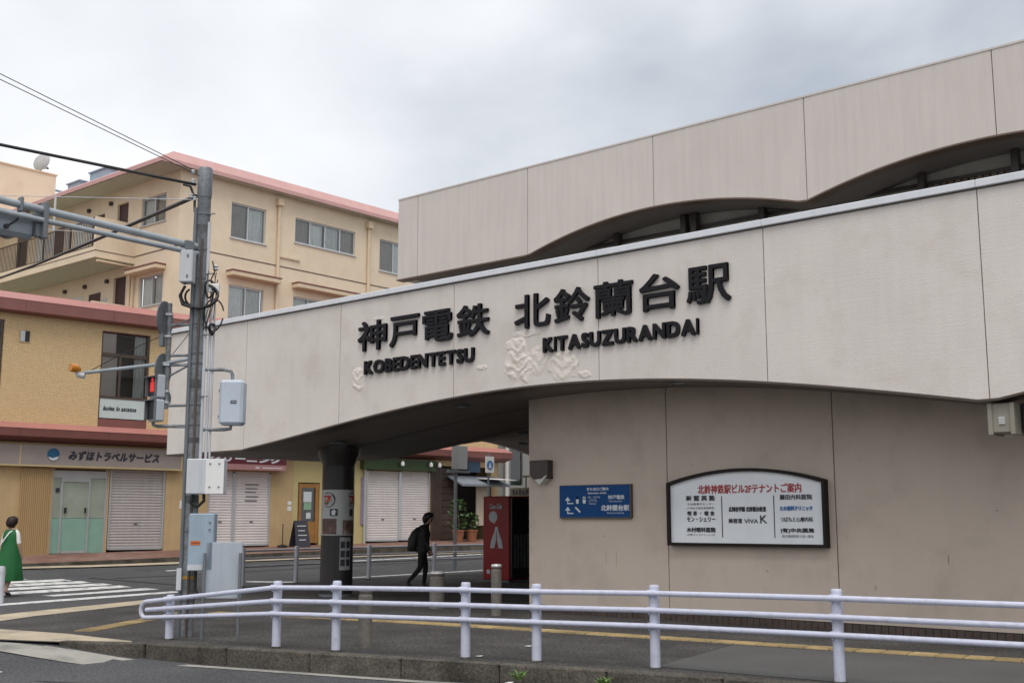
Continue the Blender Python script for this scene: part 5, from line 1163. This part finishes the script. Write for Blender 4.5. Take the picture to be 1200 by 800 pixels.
def blob(name, parent, rings, material, n=16, smooth=60):
    """loft of ellipses: (cx, cy, z, rx, ry)"""
    m = MB(); vs = []
    for cx, cy, z, rx, ry in rings: vs += [(cx + rx*math.cos(2*math.pi*j/n), cy + ry*math.sin(2*math.pi*j/n), z) for j in range(n)]
    k = len(rings); m.add(vs, [(i*n+j, i*n+(j+1) % n, (i+1)*n+(j+1) % n, (i+1)*n+j) for i in range(k-1) for j in range(n)] + [tuple(range(n-1, -1, -1)), tuple(range((k-1)*n, k*n))])
    return m.build(name, material, parent, smooth=smooth, world=True)
M_skin = mat('skin', (0.40, 0.24, 0.165), .5, .04); M_blackcloth = mat('black_cloth', (0.028, 0.027, 0.029), .8, .2, 12); M_blacktr = mat('charcoal_cloth', (0.014, 0.013, 0.015), .8, .2, 12); M_shoe = mat('dark_shoe', (0.02, 0.02, 0.022), .4, .1); M_hair = mat('black_hair', (0.012, 0.010, 0.010), .45, .2, 20)
# man walking to the right (local +x is his heading)
MAN = thing('person', 'person in black clothes with a backpack walking under the canopy', 'person', (-18.37, 18.40, 0), math.atan2(.6507, .7594))
P = [(0,0,.86), (.0,0,1.02), (.03,0,1.20), (.05,0,1.34), (.09,0,1.43), (.13,0,1.49), (.145,0,1.56), (.15,0,1.62),
     (0,.09,.82), (.07,.10,.46), (.03,.10,.10), (.09,.10,.05), (.19,.11,.035),
     (0,-.09,.82), (-.04,-.10,.45), (-.30,-.10,.17), (-.27,-.10,.08), (-.19,-.10,.03),
     (.03,.16,1.31), (.0,.20,1.06), (.11,.20,.84), (.15,.19,.76), (.17,.18,.70),
     (.03,-.16,1.31), (.05,-.21,1.07), (.17,-.20,.87), (.21,-.19,.79), (.23,-.18,.73)]
E_ = [(0,1),(1,2),(2,3),(3,4),(4,5),(5,6),(6,7),(0,8),(8,9),(9,10),(10,11),(11,12),(0,13),(13,14),(14,15),(15,16),(16,17),(3,18),(18,19),(19,20),(20,21),(21,22),(3,23),(23,24),(24,25),(25,26),(26,27)]
RR = [(.13,.15),(.12,.15),(.13,.16),(.10,.13),.055,.085,.10,.075, .095,.065,.042,.045,.035, .095,.065,.042,.045,.035, .06,.048,.036,.036,.022, .06,.048,.036,.036,.022]
def cl_man(c):
    if c.z > 1.415: return 0
    if .6 < c.z < .84 and abs(c.y) > .15 and c.x > .10: return 0
    if c.z > .84: return 1
    if c.z < .10 or (c.x < -.2 and c.z < .15): return 3
    return 2
skin_body('body', MAN, P, E_, RR, [M_skin, M_blackcloth, M_blacktr, M_shoe], cl_man)
blob('hair', MAN, [(.06,0,1.43,.045,.06), (.07,0,1.475,.075,.08), (.09,0,1.52,.105,.10), (.115,0,1.57,.12,.108), (.135,0,1.62,.115,.10), (.14,0,1.655,.085,.08), (.14,0,1.675,.03,.03)], M_hair)
MB().lathe([(0,-.02),(.015,-.015),(.018,0),(.012,.015),(0,.02)], (.245,0,1.535), 8).build('nose', M_skin, MAN, smooth=60, world=True)
blob('jacket_hem', MAN, [(0,0,.80,.15,.19), (0,0,.90,.155,.19), (.01,0,1.05,.145,.185), (.02,0,1.2,.15,.19), (.03,0,1.31,.12,.17), (.06,0,1.385,.075,.085)], M_blackcloth)
bk = blob('backpack', MAN, [(-.22,0,.82,.08,.11), (-.225,0,.85,.12,.14), (-.21,0,.95,.12,.15), (-.19,0,1.10,.13,.16), (-.13,0,1.25,.11,.14), (-.09,0,1.33,.06,.09), (-.07,0,1.35,.02,.03)], mat('backpack_black', (0.02, 0.024, 0.022), .6, .2, 10))
for s_ in (-1, 1): MB().tube([(-.10, .10*s_, 1.33), (.02, .11*s_, 1.395), (.12, .11*s_, 1.33), (.145, .11*s_, 1.18), (.06, .15*s_, 1.0), (-.12, .15*s_, .95)], .018, 6).build('strap', M_blacktr, bk, smooth=60, world=True)
# woman in a green dress on the crossing
WOM = thing('person', 'person in a long green sleeveless dress with a white shoulder bag strap on the crossing', 'person', (-23.0, 11.36, 0.0), math.atan2(.65, .76) + R(72))
P = [(0,0,.84), (0,0,1.0), (0,0,1.15), (0,0,1.27), (.0,0,1.35), (.01,0,1.40), (.02,0,1.47), (.02,0,1.52),
     (0,.08,.80), (.06,.08,.45), (.02,.08,.10), (.05,.08,.055), (.17,.09,.035),
     (0,-.08,.80), (-.02,-.08,.45), (-.16,-.08,.13), (-.13,-.08,.06), (-.02,-.09,.03),
     (0,.15,1.24), (-.01,.20,1.02), (.10,.19,.85), (.15,.18,.80), (.18,.17,.76),
     (0,-.15,1.24), (.0,-.20,1.02), (.06,-.21,.82), (.09,-.20,.75), (.10,-.19,.69)]
RR = [(.12,.14),(.10,.12),(.11,.14),(.085,.115),.045,.075,.09,.07, .085,.055,.035,.035,.03, .085,.055,.035,.035,.03, .052,.042,.03,.03,.02, .052,.042,.03,.03,.02]
def cl_w(c):
    if c.z < .085: return 2
    if c.z > 1.04 and .10 < abs(c.y) and c.z < 1.3: return 1
    if .85 < c.z < 1.29 and abs(c.y) < .17: return 1
    return 0
M_greend = mat('green_dress', (0.006, 0.105, 0.026), .75, .12, 7, .2, 14)
skin_body('body', WOM, P, E_, RR, [M_skin, M_white, M_shoe], cl_w)
def dress():
    m = MB(); n = 36; vs = []
    rg = [(.30,.0,.27,.27),(.32,.0,.275,.275),(.55,.0,.235,.24),(.8,.0,.195,.215),(.95,.0,.165,.19),(1.08,0,.14,.17),(1.18,0,.14,.175),(1.26,0,.115,.165),(1.315,0,.075,.12)]
    for z, cx, rx, ry in rg:
        for j in range(n):
            a = 2*math.pi*j/n; k = 1 + .055 * math.sin(9*a + 1.3) * max(0, (1.0 - z)) + .03 * math.sin(4*a) * max(0, 1 - z)
            vs.append((cx + rx*k*math.cos(a), ry*k*math.sin(a), z))
    m.add(vs, [(i*n+j, i*n+(j+1) % n, (i+1)*n+(j+1) % n, (i+1)*n+j) for i in range(len(rg)-1) for j in range(n)])
    return m.build('dress', M_greend, WOM, smooth=70, world=True)
dress()
blob('hair', WOM, [(-.03,0,1.355,.06,.07), (-.025,0,1.40,.095,.10), (-.01,0,1.46,.115,.115), (.005,0,1.52,.11,.105), (.01,0,1.56,.08,.08), (.01,0,1.58,.03,.03)], mat('brown_hair', (0.02, 0.011, 0.009), .5, .2, 20, spec=.25))
bgp = MB().tube([(.02, -.10, 1.325), (-.12, -.06, 1.26), (-.175, .03, 1.1), (-.19, .13, .96), (-.12, .21, .86)], .013, 6).build('bag_strap', M_white, WOM, smooth=60, world=True)
blob('bag', WOM, [(-.05,.27,.62,.11,.05), (-.05,.27,.65,.13,.06), (-.05,.27,.80,.12,.055), (-.05,.27,.86,.09,.03)], M_white)
bpy.context.view_layer.update()
